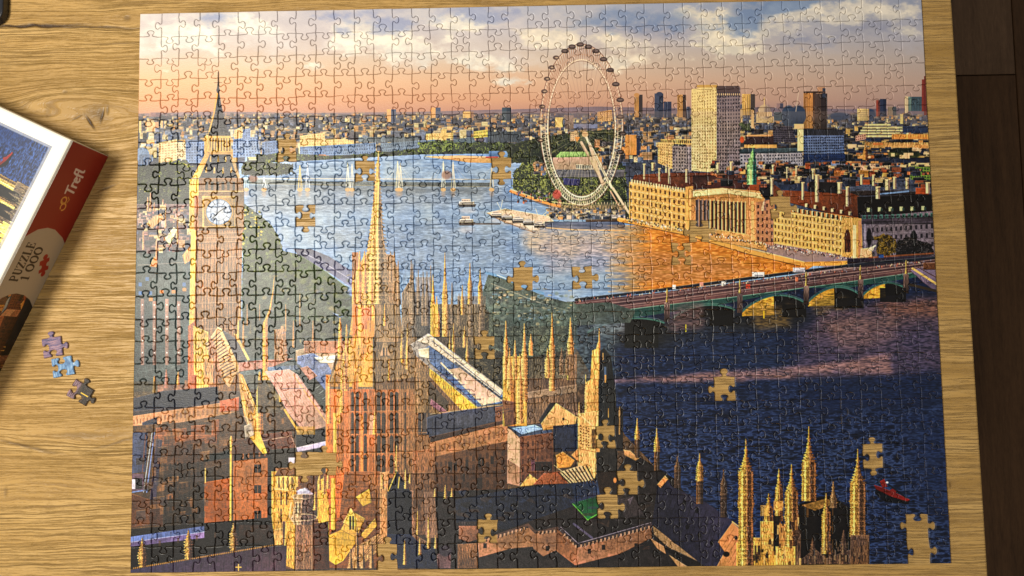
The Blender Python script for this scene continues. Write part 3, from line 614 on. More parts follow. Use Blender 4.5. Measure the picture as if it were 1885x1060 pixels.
    facade([(1392, 372), (1426, 366), (1426, 452), (1392, 446)], 4, 6, (196, 130, 92), (86, 48, 40), .4, .5); rect(1383, 370, 1388, 440, (236, 190, 110)); spire([(366, 1408, 1), (380, 1406, 4), (386, 1406, 5), (388, 1406, 5)], (230, 180, 130), (150, 100, 90))
    facade([(1424, 384), (1586, 408), (1586, 476), (1424, 448)], 24, 5, (244, 194, 98), (126, 74, 36), .36, .5, floors=.09, fcol=(252, 222, 150))
    facade([(1452, 382), (1580, 400), (1584, 410), (1452, 390)], 20, 1, (206, 130, 62), (60, 44, 36), .3, .7)
    for i in range(14): x = 1458 + i * 8.8; y = 382 + i * 1.5; rect(x, y, x + 4, y + 8, (232, 206, 140)); rect(x + 3, y + 1, x + 6, y + 9, (40, 54, 44))
    for i in range(6): x = 1484 + i * 16; rect(x - 2, 374 + i * 3, x + 3, 381 + i * 3, (232, 200, 140)); rect(x + 2, 376 + i * 3, x + 6, 381 + i * 3, (70, 34, 30))
    poly([(1550, 400), (1588, 402), (1588, 478), (1550, 472)], (238, 180, 90), 1, [(NV, .2)]); disc(1560, 440, 5.5, 18, (110, 56, 34)); rect(1555, 440, 1566, 464, (110, 56, 34), 1, [(NV, .5)]); rect(1570, 414, 1576, 476, (252, 224, 150)); rect(1580, 406, 1586, 478, (206, 140, 90))
    facade([(1586, 400), (1720, 388), (1722, 476), (1588, 478)], 15, 5, (112, 100, 112), (44, 40, 52), .42, .5, floors=.06, fcol=(140, 128, 140)); rect(1586, 396, 1722, 412, (70, 62, 74), 1, [(NH, .4), (NF, .3)])
    for i in range(13): x = 1588 + i * 10.4; y = 396 - i * .35; rect(x, y, x + 6, y + 7, (74, 110, 104)); rect(x + 1, y + 2, x + 4, y + 6, (40, 64, 66))
    for i in range(7): x = 1596 + i * 20; rect(x, 382 - i * .6, x + 6, 390 - i * .6, (170, 170, 130)); rect(x + 5, 384 - i * .6, x + 9, 390 - i * .6, (50, 70, 66))
    disc(1600, 436, 5, 16, (44, 38, 46)); disc(1682, 440, 6, 16, (30, 28, 36)); rect(1590, 412, 1594, 474, (150, 136, 150)); 
    foliage([(1612, 438), (1632, 430), (1648, 440), (1652, 462), (1634, 474), (1614, 466)], (62, 48, 24), (120, 92, 40), .5); foliage([(1650, 444), (1672, 436), (1716, 450), (1720, 476), (1650, 476)], (30, 28, 32), (70, 64, 66), .62)
    # quay, crowds
    for i in range(420):
        t = R.rand(); x = 1150 + t * 430; y = 398 + t * 82 + R.rand() * 8 - (6 if x > 1290 else 0) + (3 if 1290 < x < 1480 else 0)
        rect(x, y, x + 1.6, y + 2.6, [(90, 50, 44), (246, 214, 160), (60, 44, 56), (200, 120, 80), (240, 230, 220)][R.randint(5)], .85)
    poly([(1585, 458), (1604, 456), (1606, 474), (1584, 474)], (236, 190, 130), 1, [(NF, .3)]); line([(1600, 460), (1611, 452)], 3, (240, 214, 190)); disc(1604, 458, 4, 4, (240, 210, 180))
    poly([(1560, 476), (1722, 470), (1722, 486), (1560, 492)], (56, 44, 60), 1, [(NF, .3)]); line([(1600, 474), (1718, 466)], 3, (150, 80, 56), .8); rect(1618, 468, 1627, 474, (50, 84, 150)); 
    # lower river
    water([(1060, 570), (1722, 500), (1770, 500), (1770, 1070), (1000, 1070)], (24, 36, 66), (30, 46, 88), (66, 84, 126), .38, .68)
    tint([(1120, 600), (1500, 560), (1460, 600), (1240, 640), (1130, 640)], (40, 38, 34), .85, 12)
    tint([(1500, 560), (1740, 548), (1745, 605), (1480, 625)], (112, 82, 88), .75, 14); tint([(1480, 600), (1745, 600), (1748, 690), (1460, 700)], (92, 76, 100), .75, 12)
    tint([(1500, 590), (1660, 580), (1640, 640), (1560, 650)], (140, 102, 96), .5, 10); tint([(1120, 698), (1300, 686), (1500, 672), (1640, 650), (1640, 690), (1400, 700), (1120, 706)], (156, 112, 112), .75, 4)
    tint([(1600, 556), (1738, 548), (1740, 580), (1640, 580)], (156, 92, 70), .5, 8); tint([(1460, 690), (1760, 690), (1760, 740), (1500, 760)], (30, 46, 86), .8, 8); tint([(1660, 760), (1760, 760), (1760, 1000), (1690, 900)], (32, 50, 96), .6, 14)
    tint([(1230, 600), (1440, 600), (1440, 680), (1230, 670)], (44, 60, 98), .5, 10); tint([(1000, 600), (1130, 590), (1130, 800), (1040, 800)], (66, 76, 88), .6, 8)
    # road bridge
    poly([(1046, 556), (1200, 540), (1450, 508), (1724, 476), (1726, 498), (1560, 520), (1340, 548), (1226, 562), (1060, 584)], (104, 70, 76), 1, [(NM, .12)])
    line([(1060, 552), (1200, 536), (1450, 503), (1600, 484), (1724, 474)], 5, (44, 46, 62)); line([(1060, 549), (1200, 533), (1450, 500), (1600, 482), (1722, 472)], .9, (120, 116, 120), .7)
    for dy, c, w in ((3, (170, 140, 140), .8), (9, (190, 156, 150), .9), (12, (72, 48, 58), 2.2), (16, (206, 170, 160), .8), (20, (150, 110, 110), 1.2)):
        line([(1060, 556 + dy), (1200, 540 + dy), (1450, 508 + dy * .9), (1724, 475 + dy * .8)], w, c, .8)
    for x, y, w, c in ((1387, 505, 20, (236, 226, 216)), (1462, 497, 20, (210, 200, 206)), (1330, 522, 6, (226, 214, 206)), (1240, 528, 4, (240, 230, 220)), (1290, 523, 5, (226, 150, 120)), (1375, 527, 6, (206, 80, 60)), (1466, 514, 3, (226, 120, 80))):
        rect(x - 2, y - 4, x + w, y + 4, c, 1, [(NF, .2)]); rect(x + 2, y + 1, x + w - 2, y + 3, (90, 80, 96), .7)
    for i in range(170):
        t = R.rand(); x = 1060 + 660 * t; y = 550 - 75 * t + R.rand() * 5
        rect(x, y, x + 1.6, y + 3, [(250, 214, 170), (60, 44, 56), (206, 110, 84), (130, 130, 150)][R.randint(4)], .8)
    poly([(1060, 582), (1200, 564), (1340, 548), (1560, 519), (1700, 500), (1700, 508), (1560, 530), (1480, 530), (1340, 558), (1200, 580), (1060, 596)], (44, 82, 78), 1, [(NF, .1)])
    line([(1060, 582), (1200, 564), (1340, 548), (1560, 519), (1700, 499)], 1.2, (130, 170, 150), .8)
    def arch(x0, x1, yl, yr, rise, spring, lit):
        N = 14; pts = []
        for i in range(N + 1):
            t = i / N; pts.append((x0 + (x1 - x0) * t, yl + (yr - yl) * t + spring - rise * math.sin(math.pi * t) ** .8))
        poly(pts + [(x1, pts[-1][1] + 8), (x0, pts[0][1] + 8)], (26, 24, 26), 1, [(NF, .2)])
        if lit:
            xm = x0 + (x1 - x0) * .52
            poly([p for p in pts if p[0] <= xm] + [(xm, pts[0][1] + 6), (x0, pts[0][1] + 8)], (206, 150, 52), 1, [(NW, .5), (NF, .2)])
        line(pts, 3, (62, 104, 96)); line([(p[0], p[1] - 3) for p in pts], .8, (120, 156, 140), .6)
    arch(1240, 1352, 570, 556, 15, 14, False); arch(1082, 1222, 596, 578, 16, 16, False); arch(1366, 1482, 556, 540, 22, 18, True); arch(1488, 1582, 540, 526, 20, 16, True); arch(1590, 1668, 528, 518, 16, 14, True)
    for (x, y) in ((1228, 556), (1362, 540), (1484, 526), (1584, 514), (1668, 504)):
        rect(x - 5, y, x + 5, y + 36, (120, 96, 96), 1, [(NV, .4)], (56, 44, 44)); spire([(y - 26, x, .6), (y - 20, x, 1.8), (y - 12, x, 1), (y, x, 2.6)], (246, 200, 100), (120, 80, 50)) 
    tint([(1382, 570), (1462, 560), (1450, 600), (1390, 606)], (140, 104, 60), .6, 6); tint([(1490, 552), (1560, 546), (1560, 570), (1500, 580)], (120, 92, 52), .6, 5); tint([(1238, 566), (1300, 560), (1296, 606), (1232, 610)], (124, 92, 92), .7, 6); tint([(1090, 592), (1150, 588), (1150, 612), (1090, 618)], (150, 160, 176), .7, 6)
    rect(1150, 592, 1212, 640, (30, 30, 28), .75, [(NF, .2)]); rect(1306, 572, 1350, 600, (24, 22, 22), .8); rect(1440, 560, 1484, 584, (24, 22, 22), .85); rect(1536, 548, 1590, 568, (24, 22, 24), .85); rect(1620, 530, 1668, 556, (24, 22, 26), .85)
    poly([(1676, 498), (1724, 486), (1726, 540), (1700, 520)], (112, 96, 120)); line([(1680, 494), (1726, 524)], 4, (244, 190, 110)); line([(1690, 492), (1726, 512)], 1.4, (90, 60, 50)); line([(1676, 524), (1726, 536)], 5, (60, 50, 44)); rect(1700, 484, 1722, 496, (110, 66, 50), 1, [(NF, .4)])
    rect(1261.5, 597, 1263.5, 611, (226, 180, 50)); rect(1405, 572, 1407.5, 586, (220, 180, 40))
    poly([(238, 690), (660, 690), (660, 640), (1060, 640), (1150, 800), (1340, 1000), (1340, 1064), (232, 1064)], (92, 68, 54), 1, [(NM, .35), (NF, .2)])
    # near bank, left: embankment gardens, road, courtyards
    foliage([(254, 306), (300, 298), (345, 294), (356, 320), (356, 376), (254, 378)], (36, 46, 36), (66, 74, 48), .62, edge=2)
    for x, y in ((262, 346), (275, 345), (284, 343), (306, 347), (325, 330), (340, 324), (330, 346), (336, 312), (346, 305), (322, 318), (347, 338), (325, 352), (334, 300), (316, 296), (488, 307), (470, 314), (494, 304), (497, 296), (300, 318)):
        for k in range(12): disc(x + R.randn() * 5, y + R.randn() * 3, .7 + R.rand() * 1.5, .6 + R.rand() * 1.2, [(150, 150, 60), (110, 120, 54), (186, 176, 80)][R.randint(3)], .85, .5)
    foliage([(446, 300), (470, 296), (510, 300), (540, 302), (540, 318), (500, 324), (446, 322)], (48, 58, 46), (92, 98, 60), .6)
    foliage([(447, 372), (462, 384), (478, 396), (500, 414), (516, 440), (522, 462), (560, 470), (596, 500), (640, 530), (655, 560), (655, 640), (446, 640)], (62, 76, 46), (96, 108, 62), .62, edge=1.5)
    for i in range(110): disc(446 + R.rand() ** 1.5 * 36, 386 + R.rand() * 66, .9 + R.rand() * 1.6, .8 + R.rand() * 1.2, [(206, 180, 50), (176, 160, 60), (90, 104, 50)][R.randint(3)], .9, .4)
    poly([(446, 500), (560, 505), (655, 560), (655, 660), (446, 660)], (78, 90, 82), .8, [(NM, .3), (NF, .25)])
    poly([(540, 458), (572, 458), (606, 472), (655, 504), (655, 534), (600, 498), (560, 484)], (112, 112, 140), .95, [(NM, .1)]); line([(560, 466), (600, 486), (655, 520)], 1, (190, 186, 200), .8)
    poly([(552, 470), (600, 500), (640, 530), (600, 528), (552, 500)], (76, 96, 52), 1, [(NM, .2), (NF, .2)])
    poly([(628, 538), (646, 532), (650, 545), (640, 548)], (120, 136, 176), .9); poly([(612, 576), (632, 582), (626, 586)], (130, 150, 190), .9)
    for k in range(150):
        t = R.rand(); x = 450 + 190 * t + R.randn() * 8; y = 400 + 135 * t ** .9 + R.rand() * 46 + 4
        if x < 450 or x > 640: continue
        r_ = 2 + R.rand() * 4.5; disc(x + r_ * .3, y + r_ * .4, r_ * 1.2, r_, (34, 46, 34), .55, .5); disc(x, y, r_, r_ * .8, [(92, 112, 58), (74, 96, 54), (120, 126, 66), (62, 84, 56)][R.randint(4)], .6, .5)
    for k in range(110):
        x = 256 + R.rand() * 94; y = 306 + R.rand() * 66; r_ = 2 + R.rand() * 4
        disc(x + r_ * .4, y + r_ * .5, r_ * 1.2, r_, (22, 30, 26), .5, .5); disc(x, y, r_ * .9, r_ * .7, [(70, 84, 50), (54, 68, 44), (96, 104, 56)][R.randint(3)], .5, .5)
    # palace courtyards (left edge)
    rect(248, 376, 352, 470, (108, 88, 92), 1, [(NM, .4), (NF, .3)]); rect(244, 462, 352, 720, (72, 84, 84), 1, [(NM, .22), (NF, .2)])
    city(250, 352, 384, 466, 190, 7, 14, lits=[(206, 160, 150), (226, 168, 120), (190, 130, 120), (246, 206, 150)], drks=[(96, 96, 116), (120, 92, 96), (70, 70, 78)], seed=41, hk=.6, lit=.6)
    for x, y0, y1 in ((277, 354, 390), (272, 362, 388), (284, 372, 388), (305, 374, 420), (327, 396, 450), (288, 438, 480), (264, 425, 460), (300, 366, 378)): spire([(y0, x, .6), (y0 + 8, x, 1.4), (y1, x, 2)], (236, 172, 110), (150, 100, 90))
    poly([(268, 412), (296, 392), (302, 402), (280, 420)], (232, 170, 108), 1, [(NV, .3)]); poly([(304, 440), (320, 418), (326, 424), (312, 452)], (240, 220, 170)); poly([(336, 470), (350, 452), (350, 480), (340, 486)], (232, 160, 90), 1, [(NV, .4)])
    poly([(276, 490), (284, 472), (290, 482), (288, 492)], (226, 150, 86)); line([(254, 488), (290, 486), (350, 482)], .8, (190, 170, 160), .7)
    for x, y in ((255, 520), (255, 536), (274, 536), (336, 520), (268, 510)): rect(x, y, x + 6, y + 7, (76, 112, 160), .9)
    for x, y in ((294, 534), (336, 530), (316, 534), (274, 548)): rect(x, y, x + 7, y + 6, (206, 134, 70), .9)
    for x in (262, 284, 307, 329):
        rect(x - 3, 546 + (x % 3) * 4, x + 3.4, 672, (150, 112, 106), .85, [(NF, .15)])
        for y in range(560, 670, 22): rect(x - 1, y, x + 1.4, y + 2.4, (226, 210, 206), .9)
    for i in range(16): x = 250 + R.rand() * 90; y = 560 + R.rand() * 140; line([(x, y), (x + 6 + R.rand() * 20, y - 2)], .7, (150, 150, 146), .6)
    for x, y in ((284, 692), (328, 684), (306, 680)): spire([(y, x, .8), (y + 10, x, 2), (y + 34, x, 4)], (236, 166, 70) if x != 306 else (176, 120, 110), (150, 90, 60), stripes=3)
    rect(246, 702, 300, 730, (84, 70, 48), .7, [(NM, .4), (NF, .3)]); rect(340, 700, 352, 722, (176, 110, 80), .8); rect(290, 708, 400, 722, (150, 96, 84), .7, [(NF, .3), (NM, .4)])
    # clock tower
    poly([(384, 246), (394, 205), (401, 160), (402, 160), (402, 246)], (232, 166, 78)); spire([(132, 401.5, .5), (148, 401.5, .8), (160, 401.5, 1.8), (166, 401.5, 3.4), (170, 401.5, 2.2), (190, 402, 5), (215, 402.5, 10), (246, 403, 18.5)], (58, 60, 66), (46, 48, 58), stripes=5, nz=.3)
    line([(395, 152), (408, 152)], 1, (110, 80, 50)); line([(401.5, 134), (401.5, 170)], 1.2, (70, 56, 44)); line([(400, 172), (394, 208), (384, 246)], 2.6, (238, 174, 84)); rect(384, 243, 424, 250, (70, 66, 60), 1, [(NV, .5)])
    facade([(380, 250), (425, 250), (426, 282), (378, 282)], 9, 1, (232, 176, 84), (92, 62, 38), .4, .8); rect(376, 250, 386, 284, (244, 186, 84), 1, [(NV, .3)]); rect(380, 279, 428, 284, (190, 140, 76), 1, [(NF, .4)])
    poly([(384, 284), (424, 284), (441, 330), (366, 330)], (54, 56, 66), 1, [(NF, .2), (NM, .15)]); poly([(377, 284), (386, 284), (368, 326), (354, 334), (352, 330)], (238, 178, 84), 1, [(NF, .3)]); poly([(425, 282), (434, 300), (442, 326), (438, 330), (424, 290)], (226, 176, 110), .7, [(NF, .5)])
    for x, y in ((388, 292), (402, 292), (416, 292), (380, 312), (395, 313), (411, 313), (426, 312)): spire([(y - 6, x, .6), (y - 2, x, 1.6), (y + 6, x, 2.2)], (226, 170, 90), (130, 100, 70))
    poly([(352, 328), (447, 328), (449, 352), (350, 352)], (134, 96, 70), 1, [(NF, .25), (NV, .2)]); poly([(349, 350), (449, 350), (449, 426), (349, 426)], (146, 104, 68), 1, [(NF, .2), (NM, .12)])
    for i in range(6): rect(378 + i * 10, 334, 383 + i * 10, 350, (70, 62, 50)); 
    rect(349, 330, 366, 426, (244, 184, 80), 1, [(NV, .3), (NF, .15)]); rect(358, 360, 366, 426, (190, 124, 84), 1, [(NV, .3)]); line([(352, 352), (448, 352)], 1.4, (226, 190, 120)); 
    rect(373, 361, 433, 418, (196, 150, 76), 1, [(NF, .3)]); rect(375.5, 363.5, 430.5, 415.5, (150, 112, 64), 1, [(NF, .3)]); rect(366, 420, 446, 424, (120, 84, 60), .8)
    disc(403, 390, 25.5, 25.5, (196, 152, 76)); disc(403, 390, 24, 24, (96, 92, 96)); disc(403, 390, 23, 23, (172, 182, 198)); ring(403, 390, 15.5, 15.5, .8, (120, 124, 136)); ring(403, 390, 21.5, 21.5, .8, (120, 124, 136), .8); disc(403, 390, 9, 9, (178, 184, 196), .8, .3)
    for i in range(12):
        a = i * math.pi / 6; line([(403 + 16 * math.cos(a), 390 + 16 * math.sin(a)), (403 + 22.5 * math.cos(a), 390 + 22.5 * math.sin(a))], 1.2, (84, 88, 100)); line([(403 + 5 * math.cos(a), 390 + 5 * math.sin(a)), (403 + 15 * math.cos(a), 390 + 15 * math.sin(a))], .6, (120, 126, 140), .7)
    line([(396, 397), (403, 390), (416, 381)], 1.8, (30, 30, 40)); line([(403, 390), (391, 402)], 1.3, (30, 30, 40))
    poly([(351, 424), (446, 424), (442, 720), (348, 720)], (152, 104, 68), 1, [(NF, .16), (NM, .14), (NV, .26)], (150, 98, 62)); poly([(352, 424), (361, 424), (358, 640), (348, 640)], (248, 186, 76), 1, [(NV, .2), (NF, .1)]); poly([(361, 424), (364, 424), (362, 640), (358, 640)], (150, 92, 56))
    for x in (370, 376, 381, 386, 394, 399, 405, 412, 420, 426, 432, 438): line([(x + 1, 446), (x, 620)], 1.1, (88, 58, 44), .7); line([(x + 3, 450), (x + 2, 620)], .6, (206, 160, 124), .6)
    for y in (428, 436, 444, 472, 500, 528, 556, 584, 604): line([(364, y + 2), (445, y)], 1, (206, 164, 130), .7); line([(364, y + 4), (445, y + 2)], .8, (110, 78, 60), .6)
    poly([(346, 600), (360, 590), (362, 690), (346, 716)], (206, 112, 60), 1, [(NV, .3)]); poly([(356, 600), (384, 612), (386, 712), (358, 716)], (238, 178, 80), 1, [(NV, .45), (NF, .3)]); spire([(560, 441, .6), (600, 440, 3), (640, 440, 4)], (240, 176, 80), (150, 100, 60)); spire([(590, 462, .5), (610, 461, 1.6)], (226, 160, 80), (160, 110, 70))
    # striped hall roof and gold buttresses
    rect(440, 590, 660, 716, (82, 86, 80), .8, [(NM, .25), (NF, .2)])
    def stripes(q, n, a, b, duty=.35):
        sl, u, v, m = quad_uv(q); f = ((v * n + u * n * .35) % 1 < duty)[..., None]
        blend(sl, m, np.where(f, rgb(b), rgb(a)) * (1 + .25 * (NF[sl] - .5)[..., None]))
    poly([(402, 602), (432, 622), (460, 660), (432, 668)], (92, 86, 88), 1, [(NF, .4)]); poly([(430, 614), (436, 616), (460, 662), (456, 664)], (232, 180, 100)); poly([(401, 602), (437, 684), (422, 714), (402, 692), (379, 633)], (224, 170, 112), 1, [(NF, .15), (NM, .12)])
    for k in range(14):
        t = k / 13; xa = 380 + 24 * t; ya = 632 + 66 * t; line([(xa - 1, ya + 1), (xa + 12 + 8 * t, ya - 9 - 2 * t), (min(404 + 34 * t, 437), ya - 20 + 4 * t)], 2.0, (92, 64, 50), .8)
    poly([(401, 602), (408, 606), (445, 684), (437, 686)], (240, 190, 124), .9, [(NF, .2)])
    poly([(384, 612), (398, 640), (408, 690), (400, 716), (384, 716)], (170, 112, 84), .8, [(NV, .5), (NF, .3)]); rect(348, 690, 362, 716, (196, 104, 66)); rect(376, 660, 392, 708, (206, 144, 86), .9, [(NV, .5)])
    poly([(440, 668), (470, 664), (540, 660), (500, 676), (440, 684)], (176, 118, 104), .9, [(NF, .3), (NM, .3)]); poly([(486, 676), (546, 672), (552, 680), (490, 684)], (110, 124, 156), .8, [(NF, .4)])
    spire([(510, 505, .6), (540, 502, 1.0), (570, 497, 1.8), (588, 490, 2.4), (594, 488, 4), (600, 488, 4.5), (674, 488, 5), (700, 486, 3)], (240, 176, 66), (206, 130, 70), stripes=3); spire([(600, 520, 3), (640, 522, 7), (664, 522, 8)], (196, 140, 100), (150, 104, 80)); rect(505, 606, 526, 662, (176, 124, 90), .85, [(NV, .4), (NF, .3)])
    poly([(439, 686), (447, 690), (472, 750), (484, 752), (485, 834), (478, 830), (462, 802), (449, 764), (441, 716)], (232, 166, 76), 1, [(NV, .3), (NF, .2)])
    poly([(448, 766), (462, 772), (474, 822), (462, 802)], (196, 150, 116), .9, [(NF, .2)]); poly([(452, 716), (468, 750), (466, 762), (455, 745)], (150, 96, 58), .7, [(NV, .3)])
    for q in (((443, 694), (470, 756), (478, 824)), ((446, 740), (458, 782), (474, 826))): line(list(q), 1.6, (252, 214, 132), .9)
    for q in (((441, 700), (462, 760), (472, 815)), ((447, 700), (470, 752)), ((450, 730), (466, 778))): line(list(q), 1.2, (150, 92, 48), .8)
    spire([(684, 478, 1.5), (712, 478, 4), (720, 478, 6), (818, 478, 6)], (246, 184, 84), (176, 110, 60), stripes=2, crock=.06); spire([(680, 492, 1.5), (700, 492, 2.5), (716, 500, 3), (738, 510, 3.4)], (236, 170, 80), (150, 100, 60)); poly([(486, 690), (492, 682), (508, 722), (516, 735), (506, 735)], (236, 182, 98), 1, [(NF, .3)])
    for k in range(26): x = 484 + R.rand() * 36; y = 700 + R.rand() * 105; rect(x, y, x + 2 + R.rand() * 5, y + 4 + R.rand() * 10, [(150, 96, 62), (90, 62, 48), (206, 150, 90), (64, 54, 48)][R.randint(4)], .7)
    rect(474, 700, 520, 760, (88, 74, 60), .85, [(NF, .6), (NM, .5)]); spire([(690, 515, 1), (720, 516, 3), (740, 517, 3.5)], (236, 172, 72), (160, 104, 60))
    poly([(488, 684), (532, 680), (548, 690), (612, 782), (560, 796), (530, 760), (510, 720)], (206, 154, 134), 1, [(NM, .1), (NF, .08)]); line([(502, 690), (560, 790)], 1.2, (160, 106, 96)); line([(540, 690), (604, 782)], 1.6, (236, 180, 100)); line([(520, 715), (560, 715)], 1, (96, 92, 130)); line([(524, 754), (550, 796)], 4, (244, 182, 80))
    poly([(548, 684), (566, 676), (640, 768), (620, 790), (600, 760)], (60, 66, 60), 1, [(NF, .3)]); 
    for i in range(6): line([(580 + i * 7, 716 + i * 9), (588 + i * 7, 710 + i * 9)], .9, (170, 180, 176), .8)
    poly([(545, 645), (566, 640), (600, 646), (640, 652), (620, 690), (560, 672), (544, 664)], (196, 160, 130), .95, [(NF, .2)]); poly([(548, 656), (576, 650), (600, 664), (620, 700), (600, 720), (575, 690), (548, 670)], (112, 126, 168), .95, [(NM, .2), (NF, .15)]); poly([(552, 678), (566, 674), (584, 692), (570, 700)], (176, 122, 108)); poly([(578, 658), (640, 652), (612, 668), (590, 668)], (236, 232, 222))
    rect(560, 628, 640, 650, (184, 118, 84), .95, [(NF, .25)]); 
    for i in range(9): rect(562 + i * 9, 632, 563 + i * 9, 646, (110, 60, 50), .7)
    rect(548, 700, 604, 782, (0, 0, 0), 0)
    # left foreground roofs and walls
    rect(300, 700, 640, 900, (70, 54, 46), 1, [(NM, .3), (NF, .2)]) if False else None
    poly([(245, 734), (300, 720), (400, 712), (402, 736), (345, 750), (245, 758)], (44, 50, 68), 1, [(NM, .12), (NF, .1)]); poly([(244, 757), (345, 748), (405, 738), (405, 744), (244, 768)], (74, 62, 66), 1, [(NF, .2)])
    poly([(244, 766), (405, 742), (440, 730), (440, 756), (405, 768), (330, 778), (244, 786)], (190, 130, 88), 1, [(NM, .12), (NF, .1)]); poly([(405, 738), (440, 732), (440, 756), (405, 758)], (190, 98, 62)); poly([(262, 778), (288, 768), (290, 786), (262, 796)], (52, 56, 76)); 
    poly([(244, 784), (330, 778), (440, 758), (470, 812), (430, 815), (430, 1000), (240, 1000), (240, 800)], (92, 64, 46), 1, [(NM, .3), (NF, .2)])
    for a in ((288, 786, 312, 806), (318, 788, 344, 812), (352, 782, 378, 808), (390, 772, 404, 800), (284, 800, 330, 820), (330, 800, 400, 816)): poly([(a[0], a[1] + 2), (a[2], a[1]), (a[2], a[3]), (a[0], a[3] + 2)], (150, 84, 56), .9, [(NM, .2), (NF, .15)])
    poly([(242, 796), (272, 796), (268, 868), (242, 872)], (62, 70, 102), 1, [(NM, .12)]); line([(284, 796), (270, 906)], 2, (112, 126, 170)); line([(280, 796), (264, 906)], 1.2, (180, 190, 220)); line([(298, 812), (286, 920)], 1.2, (120, 116, 150)); poly([(288, 810), (298, 810), (288, 920), (276, 920)], (62, 50, 72)); line([(268, 800), (262, 870)], 2, (110, 70, 70))
    rect(243, 872, 264, 905, (104, 78, 96)); rect(246, 880, 262, 900, (34, 30, 40)); rect(243, 882, 249, 900, (200, 190, 206)); line([(243, 906), (268, 902)], 2, (110, 130, 180))
    poly([(240, 908), (276, 920), (276, 966), (240, 972)], (112, 62, 40), .9, [(NF, .2)]); rect(276, 920, 300, 968, (84, 48, 38), .8, [(NF, .2)]); poly([(300, 830), (376, 812), (376, 968), (300, 985)], (70, 50, 38), .9, [(NM, .3), (NF, .2)]); poly([(308, 910), (318, 908), (318, 918), (304, 920)], (130, 80, 54)); poly([(330, 932), (350, 930), (350, 944), (332, 948)], (84, 50, 36)); poly([(332, 948), (350, 944), (346, 966), (334, 968)], (44, 48, 76))
    poly([(300, 820), (376, 806), (376, 850), (300, 856)], (96, 58, 40), .7, [(NM, .3), (NF, .2)]); poly([(376, 838), (424, 828), (424, 842), (376, 850)], (40, 48, 46)); line([(360, 800), (380, 846)], .8, (120, 120, 110), .5)
    poly([(377, 862), (424, 852), (424, 880), (377, 888)], (72, 54, 42), 1, [(NF, .5), (NM, .3)]); poly([(377, 888), (424, 880), (424, 966), (377, 966)], (186, 92, 34), 1, [(NM, .12), (NF, .08)], (140, 70, 36)); line([(378, 862), (378, 888)], 2, (240, 180, 90)); 
    poly([(430, 810), (490, 800), (494, 838), (430, 842)], (104, 62, 44), 1, [(NF, .3), (NM, .2)]); poly([(430, 842), (493, 836), (492, 964), (430, 970)], (184, 108, 62), 1, [(NM, .1), (NF, .08)], (176, 92, 44)); poly([(430, 836), (493, 830), (493, 842), (430, 848)], (64, 46, 40)); 
    for i in range(5): rect(446 + i * 10, 835 - i, 449 + i * 10, 844 - i, (150, 92, 62))
    for y in (855, 893, 940): rect(468, y, 481, y + 15, (34, 28, 26)); rect(473.5, y, 475, y + 15, (140, 84, 52))
    poly([(430, 966), (492, 958), (490, 985), (506, 1004), (430, 1008)], (64, 40, 32), 1, [(NF, .3)]); rect(493, 832, 508, 972, (34, 32, 30), 1, [(NM, .3)]); rect(425, 962, 432, 1010, (150, 96, 56))
    line([(425, 806), (424, 964)], 3.4, (250, 196, 80)); line([(427.5, 806), (427, 964)], 1.2, (130, 76, 40)); spire([(802, 425.5, 1), (812, 425.5, 3), (818, 425, 2)], (250, 200, 90), (180, 120, 60)); poly([(376, 888), (376, 968), (300, 985), (300, 930)], (46, 38, 32), .7, [(NM, .3)])
    for k in range(60):
        x = 246 + R.rand() * 180; y = 770 + R.rand() * 190
        if x > 372 and y > 850: continue
        w_, h_ = 5 + R.rand() * 16, 4 + R.rand() * 14; c = [(140, 88, 58), (112, 72, 50), (66, 48, 40), (160, 104, 68), (84, 74, 78)][R.randint(5)]
        poly([(x, y), (x + w_, y - w_ * .12), (x + w_, y + h_ - w_ * .12), (x, y + h_)], c, .55, [(NM, .2), (NV, .15)])
        if R.rand() < .4: line([(x, y), (x + w_, y - w_ * .12)], 1, (190, 140, 100), .5)
    for k in range(5): line([(290 + k * 20, 800 + k * 3), (288 + k * 20, 960)], 1, (50, 36, 30), .5)
    # small roofs by the great tower
    poly([(480, 800), (536, 794), (546, 828), (480, 836)], (110, 62, 50), 1, [(NF, .4), (NM, .3)]); line([(480, 812), (536, 802), (546, 828)], 1.4, (190, 150, 130)); poly([(496, 828), (545, 824), (545, 860), (505, 866)], (56, 50, 44), 1, [(NF, .3)]); rect(531, 842, 543, 856, (196, 186, 200))
    poly([(452, 796), (478, 796), (492, 834), (484, 836)], (250, 190, 70)); poly([(450, 784), (462, 780), (468, 800), (452, 808)], (196, 170, 150), .9); poly([(545, 796), (606, 790), (606, 832), (546, 832)], (46, 46, 50), 1, [(NF, .25)]); poly([(546, 824), (600, 812), (600, 822), (548, 832)], (180, 170, 200), .95); rect(546, 785, 580, 800, (190, 140, 60), .7, [(NF, .9)])
    rect(508, 862, 546, 878, (150, 96, 60), 1, [(NF, .5), (NV, .4)]); 
    # great tower: base storeys
    rect(600, 700, 795, 880, (176, 108, 64), 1, [(NV, .25), (NF, .12), (NM, .12)]); rect(600, 690, 632, 880, (218, 122, 52), 1, [(NV, .25), (NF, .1)]); rect(632, 706, 690, 880, (204, 112, 54), 1, [(NV, .2), (NM, .1)])
    rect(613.5, 760, 619, 834, (252, 204, 90)); rect(620, 700, 626, 780, (232, 150, 60), 1, [(NV, .3)]); rect(690, 706, 740, 880, (166, 98, 56), 1, [(NV, .25)]); rect(733, 700, 796, 880, (140, 92, 62), 1, [(NV, .3), (NF, .15)]); rect(770, 760, 796, 800, (66, 64, 70), .8)
